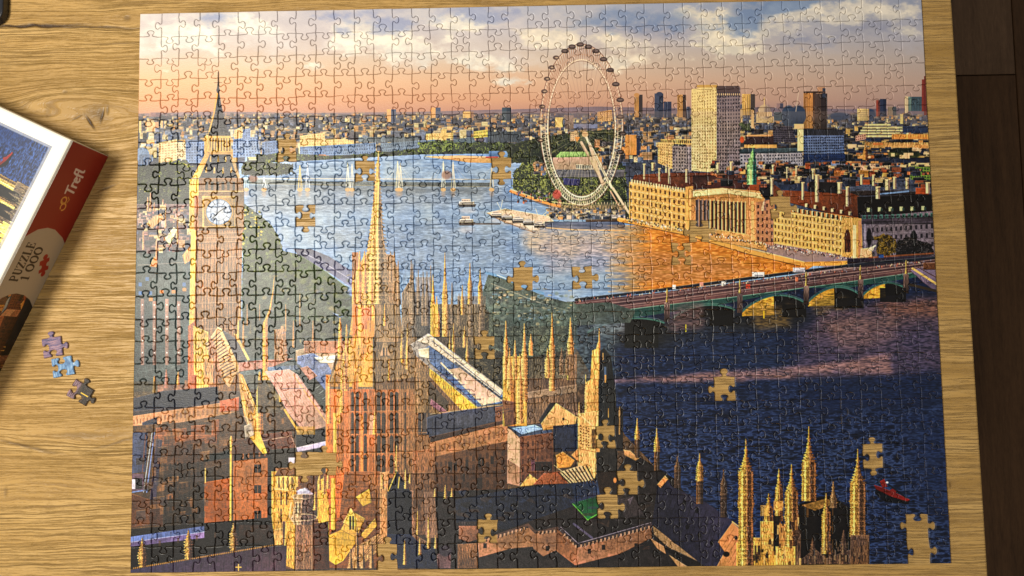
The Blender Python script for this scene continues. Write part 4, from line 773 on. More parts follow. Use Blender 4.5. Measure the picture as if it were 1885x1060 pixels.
    for x0, x1 in ((646.5, 651), (655.5, 660), (670, 675), (694, 700), (703, 709), (718, 723.5), (727, 733), (745, 747)):
        for y0, y1 in ((722, 756), (760, 798), (802, 834), (838, 872)):
            rect(x0, y0 + 3, x1, y1, (66, 52, 42), 1, [(NF, .3)]); disc((x0 + x1) / 2, y0 + 3, (x1 - x0) / 2, 4, (66, 52, 42)); line([((x0 + x1) / 2, y0 + 6), ((x0 + x1) / 2, y1)], .7, (130, 84, 54), .7)
    for x in (643, 653, 664, 679, 690, 712, 737, 742, 752, 762, 776, 786): line([(x, 706), (x, 876)], 1.2, (222, 150, 92) if x < 715 else (176, 128, 94), .8); line([(x + 1.6, 706), (x + 1.6, 876)], .8, (90, 54, 36), .7)
    for y in (716, 758, 800, 836, 874): line([(632, y), (792, y - 4)], 1.2, (206, 140, 92), .7)
    rect(680, 764, 688, 800, (206, 150, 110), 1, [(NV, .3)]); rect(664, 764, 668, 876, (246, 160, 70), .8)
    # great tower: parapet and mid storeys
    poly([(606, 700), (618, 655), (640, 640), (650, 560), (735, 560), (744, 640), (786, 660), (800, 706), (795, 716), (604, 716)], (136, 102, 74), 1, [(NV, .3), (NF, .18), (NM, .15)]); poly([(605, 712), (624, 660), (640, 640), (652, 560), (690, 560), (690, 600), (682, 712)], (226, 148, 66), 1, [(NV, .35), (NF, .2), (NM, .15)])
    poly([(688, 640), (692, 712), (640, 712), (668, 664)], (240, 176, 70), .8, [(NF, .3)]); rect(686, 620, 740, 716, (118, 92, 70), .85, [(NV, .35), (NF, .2)]); poly([(700, 655), (709, 622), (718, 655)], (156, 122, 92)); rect(705, 640, 708, 656, (50, 46, 40)); rect(711, 640, 713, 656, (50, 46, 40)); poly([(690, 704), (795, 690), (796, 714), (690, 718)], (112, 78, 56), .9, [(NV, .4)])
    rect(648, 464, 660, 716, (196, 120, 70), .8, [(NV, .3)]); poly([(648, 520), (656, 520), (656, 716), (650, 716)], (222, 132, 62)); rect(659, 560, 664, 640, (252, 200, 90)); rect(666, 566, 684, 606, (212, 128, 76), 1, [(NV, .3)]); rect(676, 590, 688, 616, (230, 150, 66)); rect(690, 560, 735, 630, (150, 116, 88), 1, [(NV, .25), (NF, .15)])
    disc(706, 545, 8, 10, (120, 94, 74), .8); rect(704, 548, 712, 600, (96, 80, 60), .7, [(NV, .5)]); 
    for x in (680, 690, 700, 716, 722, 728, 734): line([(x, 500), (x, 610)], 1.1, (206, 160, 118) if x < 712 else (176, 140, 108), .7); line([(x + 2, 500), (x + 2, 610)], .8, (84, 64, 50), .6)
    poly([(655, 500), (672, 470), (690, 465), (725, 470), (733, 500), (738, 560), (650, 560)], (158, 118, 88), .95, [(NV, .3), (NF, .2)]); poly([(656, 500), (670, 470), (692, 464), (692, 560), (652, 560)], (236, 164, 76), .95, [(NV, .35), (NF, .2)])
    # central spire
    spire([(278, 697, .8), (292, 696.5, 1.6), (300, 696, 2.6), (302, 696, 5), (306, 696, 2.6), (340, 695, 4.6), (346, 695, 5), (380, 694, 8), (430, 693, 12.5), (462, 692.5, 17), (500, 692, 20), (560, 691, 24)], (240, 184, 96), (140, 112, 90), mid=(252, 204, 110), split=.05, stripes=3, crock=.10, cp=7, nz=.22)
    for y in range(306, 462, 7):
        hw = np.interp(y, [306, 380, 462], [3, 8, 17]); disc(695 - hw, y, 1.8, 1.6, (246, 210, 150), .9); disc(695 + hw, y, 1.4, 1.4, (150, 122, 98), .8); rect(688.5 - hw * .15, y, 690.5 - hw * .15, y + 3, (190, 120, 60), .6)
    line([(697, 330), (693, 460)], 2.6, (254, 214, 120)); 
    for x, y0, y1, w in ((662, 462, 520, 3), (671, 462, 540, 4), (719, 462, 520, 2.4), (726, 462, 540, 2.5), (651, 506, 560, 3), (661, 500, 560, 4), (684, 500, 560, 2.5), (706, 498, 512, 2), (733, 480, 560, 2.5)): spire([(y0, x, .6), (y0 + 12, x, w * .6), (y1, x, w)], (246, 186, 84) if x < 700 else (196, 150, 108), (190, 120, 70) if x < 700 else (120, 94, 76), stripes=2, crock=.2)
    # parapet pinnacles
    for x, y0, y1, w in ((626, 585, 660, 4.5), (638, 596, 720, 4), (645, 612, 700, 4), (634, 640, 716, 5), (630, 668, 760, 4), (741, 596, 668, 3), (752, 560, 640, 3), (756, 580, 640, 3), (716, 660, 700, 2), (708, 560, 600, 2.4), (606, 690, 780, 3.4), (690, 758, 800, 4)):
        spire([(y0, x, .7), (y0 + 16, x, w * .55), (y1, x, w)], (250, 190, 84), (190, 120, 66), stripes=2, crock=.35, cp=4)
    poly([(640, 650), (655, 612), (664, 640), (664, 700), (640, 706)], (240, 170, 70), .8, [(NF, .5), (NV, .3)])
    # palace roofscape between the tower and the river
    foliage([(740, 560), (900, 560), (1060, 590), (1060, 700), (940, 760), (800, 640), (740, 640)], (66, 64, 56), (104, 92, 74), .6, edge=1)
    poly([(900, 502), (915, 504), (1000, 545), (1060, 560), (1120, 556), (1170, 572), (1160, 594), (1040, 600), (940, 600), (880, 560)], (84, 96, 90), 1, [(NM, .22), (NF, .18)]); city(902, 1056, 530, 590, 130, 5, 12, lits=[(150, 150, 130), (186, 170, 140), (112, 140, 150)], drks=[(70, 88, 82), (92, 106, 98), (104, 118, 112)], seed=55, hk=.4, lit=.35, clip=[(905, 512), (1000, 548), (1060, 562), (1056, 590), (905, 590)]); line([(896, 502), (926, 510), (960, 526), (1000, 540)], 5, (112, 152, 190)); line([(915, 506), (960, 524)], 1.4, (226, 226, 220)); line([(905, 522), (990, 556), (1046, 572)], 2, (150, 150, 136), .8)
    poly([(900, 560), (1060, 556), (1066, 640), (960, 660), (900, 640)], (92, 110, 100), .55, [(NM, .3), (NF, .25)]); tint([(1060, 585), (1140, 582), (1130, 700), (1040, 720)], (84, 98, 104), .6, 5)
    rect(737, 500, 775, 620, (0, 0, 0), 0)
    poly([(740, 540), (752, 520), (766, 540), (768, 660), (740, 660)], (140, 112, 92), .9, [(NV, .4), (NF, .25)])
    rect(758, 545, 800, 620, (104, 98, 96), .75, [(NV, .4), (NF, .2)]); rect(765, 510, 795, 560, (130, 110, 100), .55, [(NV, .5)]); rect(800, 560, 892, 640, (120, 100, 84), .8, [(NV, .4), (NF, .2)]); rect(842, 545, 894, 580, (124, 104, 88), .6, [(NV, .4)])
    for x, y0, y1, w, g in ((757, 478, 560, 3.5, 0), (760, 485, 600, 4, 0), (770, 496, 580, 3, 0), (779, 500, 600, 3, 0), (786, 500, 600, 4, 0), (793, 488, 540, 2, 0), (797, 505, 620, 4.5, 2), (804, 545, 620, 5, 2), (819, 464, 620, 5, 1), (822, 520, 620, 4, 1), (832, 520, 600, 2.4, 0), (851, 525, 580, 3, 1), (865, 484, 560, 4, 1), (866, 540, 620, 4, 0), (884, 494, 560, 4, 1), (886, 540, 630, 5, 0), (835, 595, 650, 3, 1), (828, 608, 660, 2, 1), (845, 540, 600, 3, 0), (750, 596, 680, 3, 1), (740, 612, 660, 3, 1), (743, 570, 640, 2.5, 0), (860, 620, 680, 3, 1), (855, 600, 640, 3, 1)):
        L, D = [((150, 124, 104), (104, 88, 78)), ((240, 184, 96), (140, 104, 76)), ((250, 192, 80), (226, 150, 66))][g]
        spire([(y0, x, .5), (y0 + (y1 - y0) * .35, x, w * .5), (y0 + (y1 - y0) * .5, x, w), (y1, x, w)], L, D, stripes=2, crock=.15, cp=5)
    rect(794, 560, 806, 616, (250, 190, 80), 1, [(NV, .3)]); 
    for i in range(150):
        x = 448 + R.rand() * 200; y = 500 + R.rand() * 130
        c = [(112, 118, 92), (60, 70, 50), (140, 132, 104), (92, 104, 130), (176, 150, 110)][R.randint(5)]
        if R.rand() < .5: disc(x, y, 1.5 + R.rand() * 5, 1 + R.rand() * 3, c, .5, .5)
        else: line([(x, y), (x + R.rand() * 14 - 4, y - 1 - R.rand() * 3)], .8 + R.rand(), c, .6)
    for x, y0, y1, w in ((455, 560, 600, 1.2), (441, 545, 590, 2), (478, 560, 590, 1), (448, 590, 640, 2.4), (526, 560, 610, 1.4), (552, 540, 600, 1), (540, 590, 640, 2), (576, 590, 630, 1.6)): spire([(y0, x, .5), (y0 + 12, x, w * .6), (y1, x, w)], (222, 162, 96), (140, 104, 76), stripes=1)
    for i in range(120):
        x = 900 + R.rand() * 160; y = 530 + R.rand() * 70
        c = [(130, 140, 124), (66, 84, 78), (186, 170, 140), (120, 150, 170), (206, 180, 140)][R.randint(5)]
        if R.rand() < .5: disc(x, y, 1.5 + R.rand() * 4, 1 + R.rand() * 2.4, c, .5, .5)
        else: rect(x, y, x + 2 + R.rand() * 6, y + 1 + R.rand() * 2, c, .6)
    # long glazed roof
    poly([(756, 634), (788, 614), (800, 622), (926, 718), (928, 744), (878, 752), (800, 690), (766, 660)], (150, 140, 136), 1, [(NF, .2)])
    poly([(784, 640), (800, 632), (925, 728), (925, 742), (880, 748), (792, 668)], (96, 118, 158), 1, [(NF, .2), (NH, .25)]); poly([(768, 628), (790, 615), (925, 722), (920, 730), (788, 634)], (226, 206, 186), 1, [(NF, .3)]); line([(786, 616), (926, 720)], 2, (250, 226, 180)); line([(796, 628), (920, 726)], 1.2, (70, 80, 110), .8)
    poly([(826, 680), (850, 676), (926, 738), (890, 746)], (222, 186, 160), 1, [(NM, .08)]); line([(812, 668), (888, 745)], 3, (246, 220, 184)); line([(838, 668), (924, 734)], 4, (90, 96, 110), .8); 
    for i in range(14): disc(840 + i * 6, 668 + i * 4.8, 1.6, 1.2, (60, 60, 76), .8)
    for i in range(6): line([(812 + i * 10, 690 + i * 9), (834 + i * 10, 690 + i * 9)], 3, (84, 76, 110), .6)
    poly([(770, 643), (790, 640), (790, 660), (772, 656)], (236, 220, 190)); poly([(790, 678), (806, 690), (878, 750), (870, 760), (850, 758), (790, 692)], (250, 190, 66), 1, [(NV, .4), (NF, .3)]); poly([(790, 692), (850, 756), (830, 764), (790, 760)], (140, 100, 72), 1, [(NV, .35), (NF, .2)])
    poly([(790, 700), (800, 712), (826, 740), (824, 760), (790, 742)], (84, 72, 62), .8, [(NF, .3)]); poly([(794, 735), (826, 760), (818, 764), (792, 745)], (150, 96, 116), .9); poly([(765, 655), (790, 676), (790, 760), (764, 760)], (142, 106, 78), 1, [(NV, .35), (NF, .2)])
    # slate roof and salmon walls right of the tower
    poly([(786, 768), (830, 758), (948, 742), (950, 756), (912, 776), (790, 806)], (70, 74, 92), 1, [(NM, .12), (NF, .1)]); poly([(912, 750), (948, 744), (950, 772), (912, 782)], (132, 84, 70), 1, [(NF, .15)]); line([(792, 762), (948, 742)], 1.2, (196, 164, 120)); poly([(786, 770), (796, 768), (796, 800), (786, 800)], (64, 70, 92))
    poly([(792, 812), (880, 788), (934, 776), (936, 812), (892, 820), (792, 846)], (182, 120, 82), 1, [(NM, .12), (NF, .1)]); poly([(792, 804), (880, 784), (934, 772), (934, 778), (792, 814)], (84, 58, 50), 1, [(NF, .3)]); poly([(792, 842), (892, 820), (934, 812), (934, 902), (860, 910), (800, 905)], (112, 70, 48), 1, [(NM, .15), (NF, .12)], (92, 58, 42))
    poly([(760, 830), (800, 826), (802, 905), (760, 900)], (146, 92, 64), 1, [(NV, .3), (NF, .12)])
    for x, y, w, h in ((825, 850, 8, 16), (835, 852, 6, 14), (857, 846, 5, 18), (880, 842, 5, 18), (887, 842, 4, 16), (903, 840, 6, 14), (878, 880, 10, 20), (852, 872, 4, 14)): rect(x, y, x + w, y + h, (52, 38, 32)); 
    poly([(934, 788), (957, 800), (957, 895), (934, 880)], (212, 172, 134), 1, [(NM, .08)]); poly([(934, 845), (957, 860), (957, 895), (934, 890)], (176, 128, 104)); poly([(936, 786), (1010, 780), (1018, 798), (957, 806)], (72, 82, 108)); poly([(942, 788), (984, 782), (1000, 790), (960, 800)], (150, 176, 214), 1, [(NF, .4)]); poly([(957, 804), (1018, 796), (1020, 880), (960, 896)], (118, 72, 58), 1, [(NM, .15), (NF, .12)])
    rect(978, 846, 984, 866, (120, 72, 92)); rect(985, 850, 1016, 866, (50, 40, 40), 1, [(NF, .4)]); poly([(958, 895), (975, 873), (990, 884), (990, 893)], (240, 178, 90)); 
    # brick range with gold windows (upper right of courtyard)
    poly([(968, 700), (984, 690), (1060, 690), (1064, 770), (968, 782)], (128, 96, 80), 1, [(NV, .3), (NF, .15)]); poly([(972, 722), (1062, 708), (1062, 722), (972, 734)], (150, 120, 104), .9, [(NF, .3)]); 
    for i in range(16): line([(974 + i * 5.6, 700), (974 + i * 5.6, 716)], 1, (80, 60, 56), .6); line([(974 + i * 5.6, 732), (974 + i * 5.6, 760)], 1.2, (90, 66, 58), .6)
    rect(926, 656, 970, 784, (240, 178, 78), 1, [(NV, .4), (NF, .2)]); rect(940, 690, 948, 784, (196, 120, 60), .8); poly([(924, 736), (948, 740), (950, 780), (930, 784)], (120, 76, 66), .9, [(NF, .2)]); rect(946, 660, 950, 770, (150, 100, 60), .6)
    rect(974, 660, 1062, 696, (110, 96, 80), .8, [(NV, .4), (NF, .25)])
    for x, y0, y1, w, L in ((931, 590, 690, 4, 1), (938, 640, 720, 4, 1), (948, 626, 700, 4, 1), (965, 595, 740, 5.5, 1), (957, 650, 780, 5, 1), (977, 614, 655, 3.5, 1), (930, 640, 700, 3, 1), (1016, 576, 720, 5, 1), (1008, 640, 696, 5, 1), (1050, 584, 700, 6, 1), (1034, 640, 690, 4, 0), (1044, 640, 690, 3, 0), (1078, 690, 760, 1.6, 1), (1066, 740, 800, 2.5, 1)):
        spire([(y0, x, .6), (y0 + (y1 - y0) * .3, x, w * .5), (y0 + (y1 - y0) * .42, x, w), (y1, x, w)], (248, 196, 104) if L else (150, 116, 92), (196, 130, 70) if L else (110, 86, 74), stripes=2, crock=.25, cp=5)
    rect(1046, 652, 1062, 700, (130, 98, 84), .9, [(NV, .4)]); 
    poly([(992, 774), (1012, 742), (1026, 742), (998, 782)], (58, 54, 56)); poly([(996, 780), (1024, 742), (1062, 768), (1058, 786), (1000, 792)], (238, 178, 104), 1, [(NV, .15), (NF, .1)]); disc(1037, 771, 2, 2.4, (70, 50, 40)); rect(1000, 782, 1022, 790, (210, 150, 80), 1, [(NF, .6)]); poly([(1018, 784), (1064, 780), (1066, 830), (1020, 832)], (44, 52, 78), 1, [(NM, .15)])
    # dark turreted tower with sunlit face
    poly([(1100, 650), (1112, 640), (1124, 655), (1130, 700), (1134, 730), (1136, 870), (1098, 880), (1098, 700)], (42, 44, 46), 1, [(NV, .25), (NF, .15)]); rect(1112, 675, 1116, 700, (90, 110, 140), .8); rect(1113, 690, 1116, 704, (206, 150, 80)); line([(1110, 650), (1110, 662)], 1.6, (210, 160, 90))
    spire([(604, 1103, .6), (628, 1103, 1.6), (634, 1102, 3), (650, 1100, 4.5), (700, 1098, 5)], (250, 196, 108), (190, 120, 60), stripes=2); poly([(1090, 645), (1102, 640), (1103, 700), (1086, 704)], (246, 184, 92), 1, [(NV, .4)]); poly([(1079, 704), (1102, 690), (1102, 764), (1078, 764)], (240, 174, 90), 1, [(NV, .35), (NF, .15)]); poly([(1064, 762), (1102, 756), (1100, 868), (1094, 882), (1064, 864)], (244, 184, 104), 1, [(NV, .35), (NF, .1)])
    facade([(1066, 778), (1086, 786), (1086, 824), (1066, 820)], 4, 7, (246, 190, 108), (150, 96, 52), .5, .5); rect(1089, 790, 1097, 826, (96, 60, 36), .8, [(NH, .5), (NV, .4)]); line([(1066, 762), (1098, 790)], 2, (254, 216, 140)); line([(1066, 826), (1096, 832)], 1.6, (200, 130, 70)); line([(1078, 690), (1080, 760)], 1.6, (250, 200, 120))
    rect(1133, 750, 1147, 830, (44, 42, 44), .95, [(NV, .2)]); spire([(748, 1141, .6), (760, 1141, 2.4), (772, 1141, 1.4), (800, 1141, 2)], (170, 130, 84), (80, 64, 54)); line([(1120, 752), (1120, 768)], 1.4, (200, 150, 80))
    # dark roofs, lower centre
    poly([(800, 905), (934, 900), (1000, 890), (1100, 880), (1136, 866), (1160, 830), (1240, 880), (1330, 1000), (1330, 1048), (790, 1048)], (44, 38, 40), 1, [(NM, .3), (NF, .15)]); poly([(838, 920), (940, 900), (1098, 884), (1110, 920), (1060, 930), (930, 975), (840, 962)], (38, 46, 68), 1, [(NM, .15), (NF, .1)])
    poly([(1050, 888), (1100, 884), (1104, 916), (1060, 924)], (44, 62, 98), .8); poly([(1054, 926), (1078, 920), (1102, 912), (1102, 948), (1082, 956)], (24, 96, 54), 1, [(NF, .08)]); line([(1054, 927), (1082, 957), (1100, 946)], 1.6, (96, 170, 70)); poly([(1136, 934), (1150, 930), (1146, 940)], (24, 96, 54)); line([(1056, 964), (1090, 990)], 4, (86, 78, 104))
    poly([(1098, 868), (1136, 862), (1140, 900), (1104, 908)], (50, 36, 30), 1, [(NF, .3)]); disc(1132, 884, 3, 5, (222, 140, 70), .9); poly([(1098, 822), (1136, 818), (1136, 866), (1098, 870)], (52, 48, 46), 1, [(NF, .2)]); poly([(1098, 824), (1104, 824), (1104, 832), (1098, 832)], (220, 150, 80))
    for k in range(26): line([(850 + k * 9.6, 922 - k * 1.3), (846 + k * 9.8, 958 - k * .6)], .8, (22, 26, 40), .55)
    for k in range(40):
        x = 800 + R.rand() * 420; y = 900 + R.rand() * 60 + max(0, (x - 1000) * .06); c = [(60, 62, 84), (70, 52, 44), (30, 28, 32), (90, 66, 54), (52, 66, 100)][R.randint(5)]
        poly([(x, y), (x + 8 + R.rand() * 22, y - 3 * R.rand()), (x + 8 + R.rand() * 20, y + 4 + R.rand() * 9), (x + 1, y + 5)], c, .5, [(NM, .2)])
    for k in range(30): x = 1112 + R.rand() * 100; y = 900 + R.rand() * 70; line([(x, y), (x + 6 + R.rand() * 20, y + 8 * R.rand())], .9, (84, 74, 80), .5)
    # skylight ribs
    stripes([(1020, 872), (1070, 856), (1094, 884), (1044, 890)], 1.0, (232, 190, 130), (232, 190, 130)); poly([(982, 892), (1000, 872), (1030, 868), (1046, 890)], (160, 84, 56), 1, [(NF, .5)])
    for i in range(9): line([(1028 + i * 6.4, 870 - i * 1.6), (1048 + i * 6, 889)], 2.4, (70, 48, 40)); 
    line([(1020, 856), (1060, 888)], 1.2, (246, 206, 140)); poly([(1024, 838), (1036, 832), (1058, 848), (1050, 860), (1026, 862)], (206, 140, 60), 1, [(NF, .3)]); poly([(1052, 838), (1064, 826), (1066, 852)], (214, 146, 80)); poly([(1148, 828), (1160, 830), (1176, 844), (1170, 848), (1150, 838)], (214, 150, 90), .95, [(NF, .3)])
    for q, nu, nv, c in (([(300, 850), (376, 846), (376, 955), (300, 970)], 9, 6, (26, 22, 22)), ([(800, 850), (934, 822), (934, 898), (802, 902)], 12, 4, (58, 38, 32)), ([(958, 812), (1018, 804), (1018, 872), (958, 888)], 7, 5, (74, 44, 38)), ([(244, 770), (405, 746), (405, 764), (244, 784)], 22, 1, (120, 70, 54)), ([(796, 818), (932, 786), (932, 806), (796, 838)], 15, 1, (120, 70, 54)), ([(492, 694), (530, 684), (600, 780), (560, 792)], 9, 9, (176, 124, 110)), ([(845, 928), (1096, 890), (1100, 916), (935, 968)], 30, 4, (28, 34, 52)), ([(248, 736), (400, 716), (400, 734), (248, 752)], 20, 2, (34, 40, 56)), ([(794, 775), (948, 748), (948, 756), (794, 800)], 22, 2, (56, 60, 78)), ([(430, 850), (466, 848), (466, 960), (430, 964)], 5, 9, (164, 92, 52)), ([(377, 892), (424, 886), (424, 960), (377, 962)], 6, 7, (160, 76, 30)), ([(612, 880), (700, 880), (706, 960), (640, 1000)], 10, 14, (110, 62, 40))):
        sl, u, v, m = quad_uv(q); w = (np.abs((u * nu) % 1 - .5) < .22) & (np.abs((v * nv) % 1 - .5) < .32) & (u > 0) & (u < 1) & (v > 0) & (v < 1)
        blend(sl, m * w * .55 * (.4 + .9 * NM[sl]), rgb(c))
    # battlemented walls
    W1 = (168, 112, 84)
    poly([(880, 1000), (920, 982), (968, 972), (978, 974), (984, 1006), (940, 1010), (882, 1026)], W1, 1, [(NM, .12), (NF, .1)]); poly([(972, 968), (990, 982), (1024, 978), (1030, 1010), (1000, 1024), (982, 1010)], (150, 100, 80), 1, [(NM, .12)]); poly([(1024, 972), (1036, 980), (1064, 1010), (1066, 1040), (1058, 1040), (1024, 1014)], (150, 92, 68), 1, [(NM, .12)])
    poly([(1064, 1008), (1130, 990), (1200, 972), (1200, 990), (1140, 1020), (1062, 1040)], (164, 106, 82), 1, [(NM, .12), (NF, .1)]); line([(1030, 974), (1064, 1004), (1110, 992), (1200, 966)], 5, (74, 58, 62)); line([(918, 984), (972, 966), (986, 980), (1026, 972)], 5, (92, 66, 60)); line([(1032, 970), (1064, 1000), (1198, 962)], 1.2, (150, 134, 146))
    for i in range(16): x = 1068 + i * 8.4; rect(x, 1000 - i * 2.5, x + 3, 1006 - i * 2.5, (56, 44, 48))
    poly([(1202, 966), (1216, 976), (1240, 1000), (1330, 1048), (1290, 1048), (1226, 1004), (1204, 984)], (164, 124, 94), 1, [(NF, .3)]); poly([(1196, 990), (1222, 1006), (1226, 1020), (1210, 1010)], (180, 130, 90)); poly([(1226, 1010), (1240, 1012), (1320, 1050), (1280, 1050)], (40, 34, 34)); poly([(1232, 1022), (1270, 1046), (1250, 1046)], (206, 150, 100), .9)
    for x, y in ((890, 1000), (1005, 1005), (1108, 1003), (1168, 1000), (1082, 1010)): rect(x, y, x + 6, y + 9, (36, 26, 26))
    poly([(845, 968), (862, 962), (880, 968), (882, 992), (862, 998), (845, 992)], (136, 88, 74), 1, [(NF, .2)]); rect(845, 960, 880, 968, (56, 48, 52), 1, [(NV, .5)]); poly([(843, 1002), (878, 1000), (880, 1046), (843, 1046)], (128, 84, 62), 1, [(NV, .3), (NF, .2)]); rect(805, 1020, 830, 1046, (112, 78, 84), 1, [(NF, .3)]); disc(820, 1014, 12, 10, (62, 52, 66), 1, .2)
    poly([(1136, 920), (1166, 912), (1184, 946), (1150, 956)], (66, 56, 60), .8, [(NF, .3)]); poly([(1156, 920), (1166, 914), (1160, 930)], (96, 84, 96), .9)
    for q0, q1, n in (((882, 998), (968, 972), 12), ((988, 982), (1024, 978), 5), ((1036, 984), (1062, 1010), 5), ((1066, 1006), (1198, 970), 18)):
        for k in range(n):
            t = (k + .3) / n; x = q0[0] + (q1[0] - q0[0]) * t; y = q0[1] + (q1[1] - q0[1]) * t; rect(x, y - 3.5, x + 3.4, y + 1.5, (186, 140, 112), .9); rect(x + 3.4, y - 2, x + 5.6, y + 2, (48, 36, 36), .9)
    for k in range(22): x = 1070 + R.rand() * 120; y = 1012 + R.rand() * 26 - (x - 1070) * .2; line([(x, y), (x + 5 + R.rand() * 12, y - 2)], .8, (120, 74, 58), .6)
    # great slate-blue roof
    poly([(1210, 896), (1226, 876), (1238, 896), (1300, 925), (1372, 975), (1350, 1000), (1318, 1050), (1306, 1050), (1200, 966)], (42, 42, 62), 1, [(NM, .12), (NF, .08)], (62, 58, 88), 'x')
    for i in range(18): line([(1228 + i * 8, 896 + i * 5), (1206 + i * 8, 936 + i * 7)], .9, (28, 28, 44), .7)
    poly([(1210, 892), (1224, 876), (1230, 882), (1216, 898)], (230, 150, 84)); 
    for x, y in ((1260, 925), (1283, 940), (1265, 970), (1288, 985), (1310, 1000)): disc(x, y, 3.5, 4.5, (24, 22, 34))
    poly([(1348, 962), (1364, 976), (1362, 1046), (1318, 1046), (1334, 1016), (1322, 998)], (210, 138, 80), 1, [(NM, .08), (NF, .06)])
    for i in range(6): line([(1350 + i * 3, 975 + i * 10), (1326 + i * 5, 1012 + i * 8)], .8, (130, 76, 48), .7)
    disc(1355, 990, 3, 4, (60, 34, 30)); disc(1337, 1020, 6, 5, (30, 24, 28)); disc(1360, 1040, 3, 3, (30, 22, 24)); line([(1348, 960), (1366, 974)], 2, (250, 190, 110))
    # river pinnacles
    PL, PD = (244, 186, 88), (132, 92, 62)
    for x, y0, y1, w, dim in ((1173, 770, 842, 4.5, 0), (1209, 788, 866, 5, 0), (1247, 835, 898, 6, 1), (1288, 834, 928, 6.5, 0), (1332, 864, 952, 6, 1)):
        L, D = ((112, 84, 72), (78, 62, 60)) if dim else (PL, PD)
        ym = y0 + (y1 - y0) * .55
        spire([(y0, x, .7), (y0 + 14, x, 1.6), (y0 + 26, x, w * .9), (ym, x, w)], L, D, stripes=2, crock=.3, cp=4); spire([(ym, x, w), (y1, x, w)], (120, 84, 62) if not dim else (84, 66, 62), (66, 52, 50), stripes=2)
    # golden gothic front, lower right
    poly([(1470, 928), (1500, 916), (1530, 912), (1565, 935), (1568, 1046), (1468, 1046)], (26, 22, 24), 1, [(NM, .3), (NF, .2)]); poly([(1475, 930), (1520, 918), (1544, 925), (1500, 940)], (170, 118, 60), .8, [(NF, .9), (NM, .5)]); poly([(1470, 1034), (1500, 1010), (1520, 1028), (1560, 1014), (1600, 1000), (1600, 1038), (1468, 1038)], (92, 66, 58), 1, [(NV, .5), (NF, .35)])
    for x, y0 in ((1496, 990), (1553, 975), (1530, 1000), (1575, 990)): spire([(y0, x, .6), (y0 + 20, x, 4), (1038, x, 7)], (112, 80, 66), (70, 50, 48), crock=.4)
    poly([(1356, 1000), (1382, 985), (1400, 1000), (1440, 1020), (1470, 1030), (1470, 1044), (1356, 1046)], (232, 164, 66), 1, [(NV, .4), (NF, .3)])
    def gothic(x, yt, ya, yb, w, L=(248, 190, 84), D=(120, 76, 48)):
        spire([(yt, x, .8), (yt + (ya - yt) * .3, x, 1.4), (yt + (ya - yt) * .34, x, 3.2), (yt + (ya - yt) * .42, x, 1.8), (yt + (ya - yt) * .75, x, w * .45), (ya, x, w * .85)], L, D, stripes=1.5, crock=.45, cp=5, nz=.35)
        spire([(ya, x, w * .85), (ya + 2, x, w), (ya + (yb - ya) * .3, x, w), (ya + (yb - ya) * .34, x, w * 1.15), (ya + (yb - ya) * .4, x, w * .95), (yb, x, w * 1.05)], L, D, stripes=3, crock=.08, cp=4, nz=.45)
        for k in range(3): rect(x - w * .35, ya + 10 + k * 34, x - w * .05, ya + 34 + k * 34, (130, 84, 44), .65)
    gothic(1434, 862, 900, 960, 7); gothic(1521, 908, 945, 1020, 8); gothic(1534, 886, 915, 935, 6, (170, 130, 90), (90, 66, 54)); gothic(1415, 908, 935, 1000, 8); gothic(1489, 785, 850, 922, 13); gothic(1457, 854, 905, 1040, 12); gothic(1373, 808, 868, 1042, 13.5); gothic(1579, 826, 888, 988, 14, (244, 182, 84), (110, 74, 54))
    rect(1566, 985, 1600, 1040, (116, 80, 64), .9, [(NV, .3), (NF, .25)]); rect(1400, 960, 1424, 1020, (240, 176, 78), .9, [(NV, .45), (NF, .3)]); rect(1388, 990, 1402, 1024, (226, 160, 70), .9, [(NV, .5), (NF, .3)]); rect(1424, 950, 1436, 1014, (40, 30, 28), .9); rect(1434, 964, 1446, 1020, (222, 150, 70), .9, [(NV, .4)]); rect(1428, 1006, 1470, 1040, (240, 176, 78), 1, [(NV, .5), (NF, .35)]); rect(1464, 975, 1474, 1040, (100, 70, 58), .9, [(NV, .4)])
    rect(1424, 922, 1442, 940, (236, 172, 80), .8, [(NF, .9)]); rect(1400, 930, 1416, 950, (236, 172, 80), .7, [(NF, .9)])
    for k in range(70):
        x = 1384 + R.rand() * 88; y = 950 + R.rand() * 86
        if y < 1000 - (x - 1384) * .3 and x < 1420: continue
        rect(x, y, x + 1.6 + R.rand() * 3, y + 5 + R.rand() * 16, [(96, 60, 38), (250, 200, 108), (206, 140, 66), (52, 36, 30)][R.randint(4)], .75)
    for k in range(60): x = 1474 + R.rand() * 124; y = 985 + R.rand() * 50; rect(x, y, x + 1.2 + R.rand() * 2.4, y + 4 + R.rand() * 12, [(60, 44, 42), (130, 98, 82), (40, 30, 32), (150, 116, 92)][R.randint(4)], .7)
    # red boat
    poly([(1612, 900), (1640, 912), (1675, 920), (1672, 928), (1630, 925), (1610, 908)], (16, 16, 26), .8); poly([(1609, 893), (1620, 896), (1650, 908), (1675, 920), (1670, 923), (1640, 914), (1612, 900)], (132, 28, 32)); poly([(1620, 886), (1628, 882), (1634, 896), (1624, 898)], (140, 32, 36)); disc(1644, 904, 6, 4.5, (136, 32, 38)); disc(1633, 888, 2.4, 1.8, (230, 230, 240)); line([(1636, 892), (1668, 916)], 3, (30, 30, 44), .8)
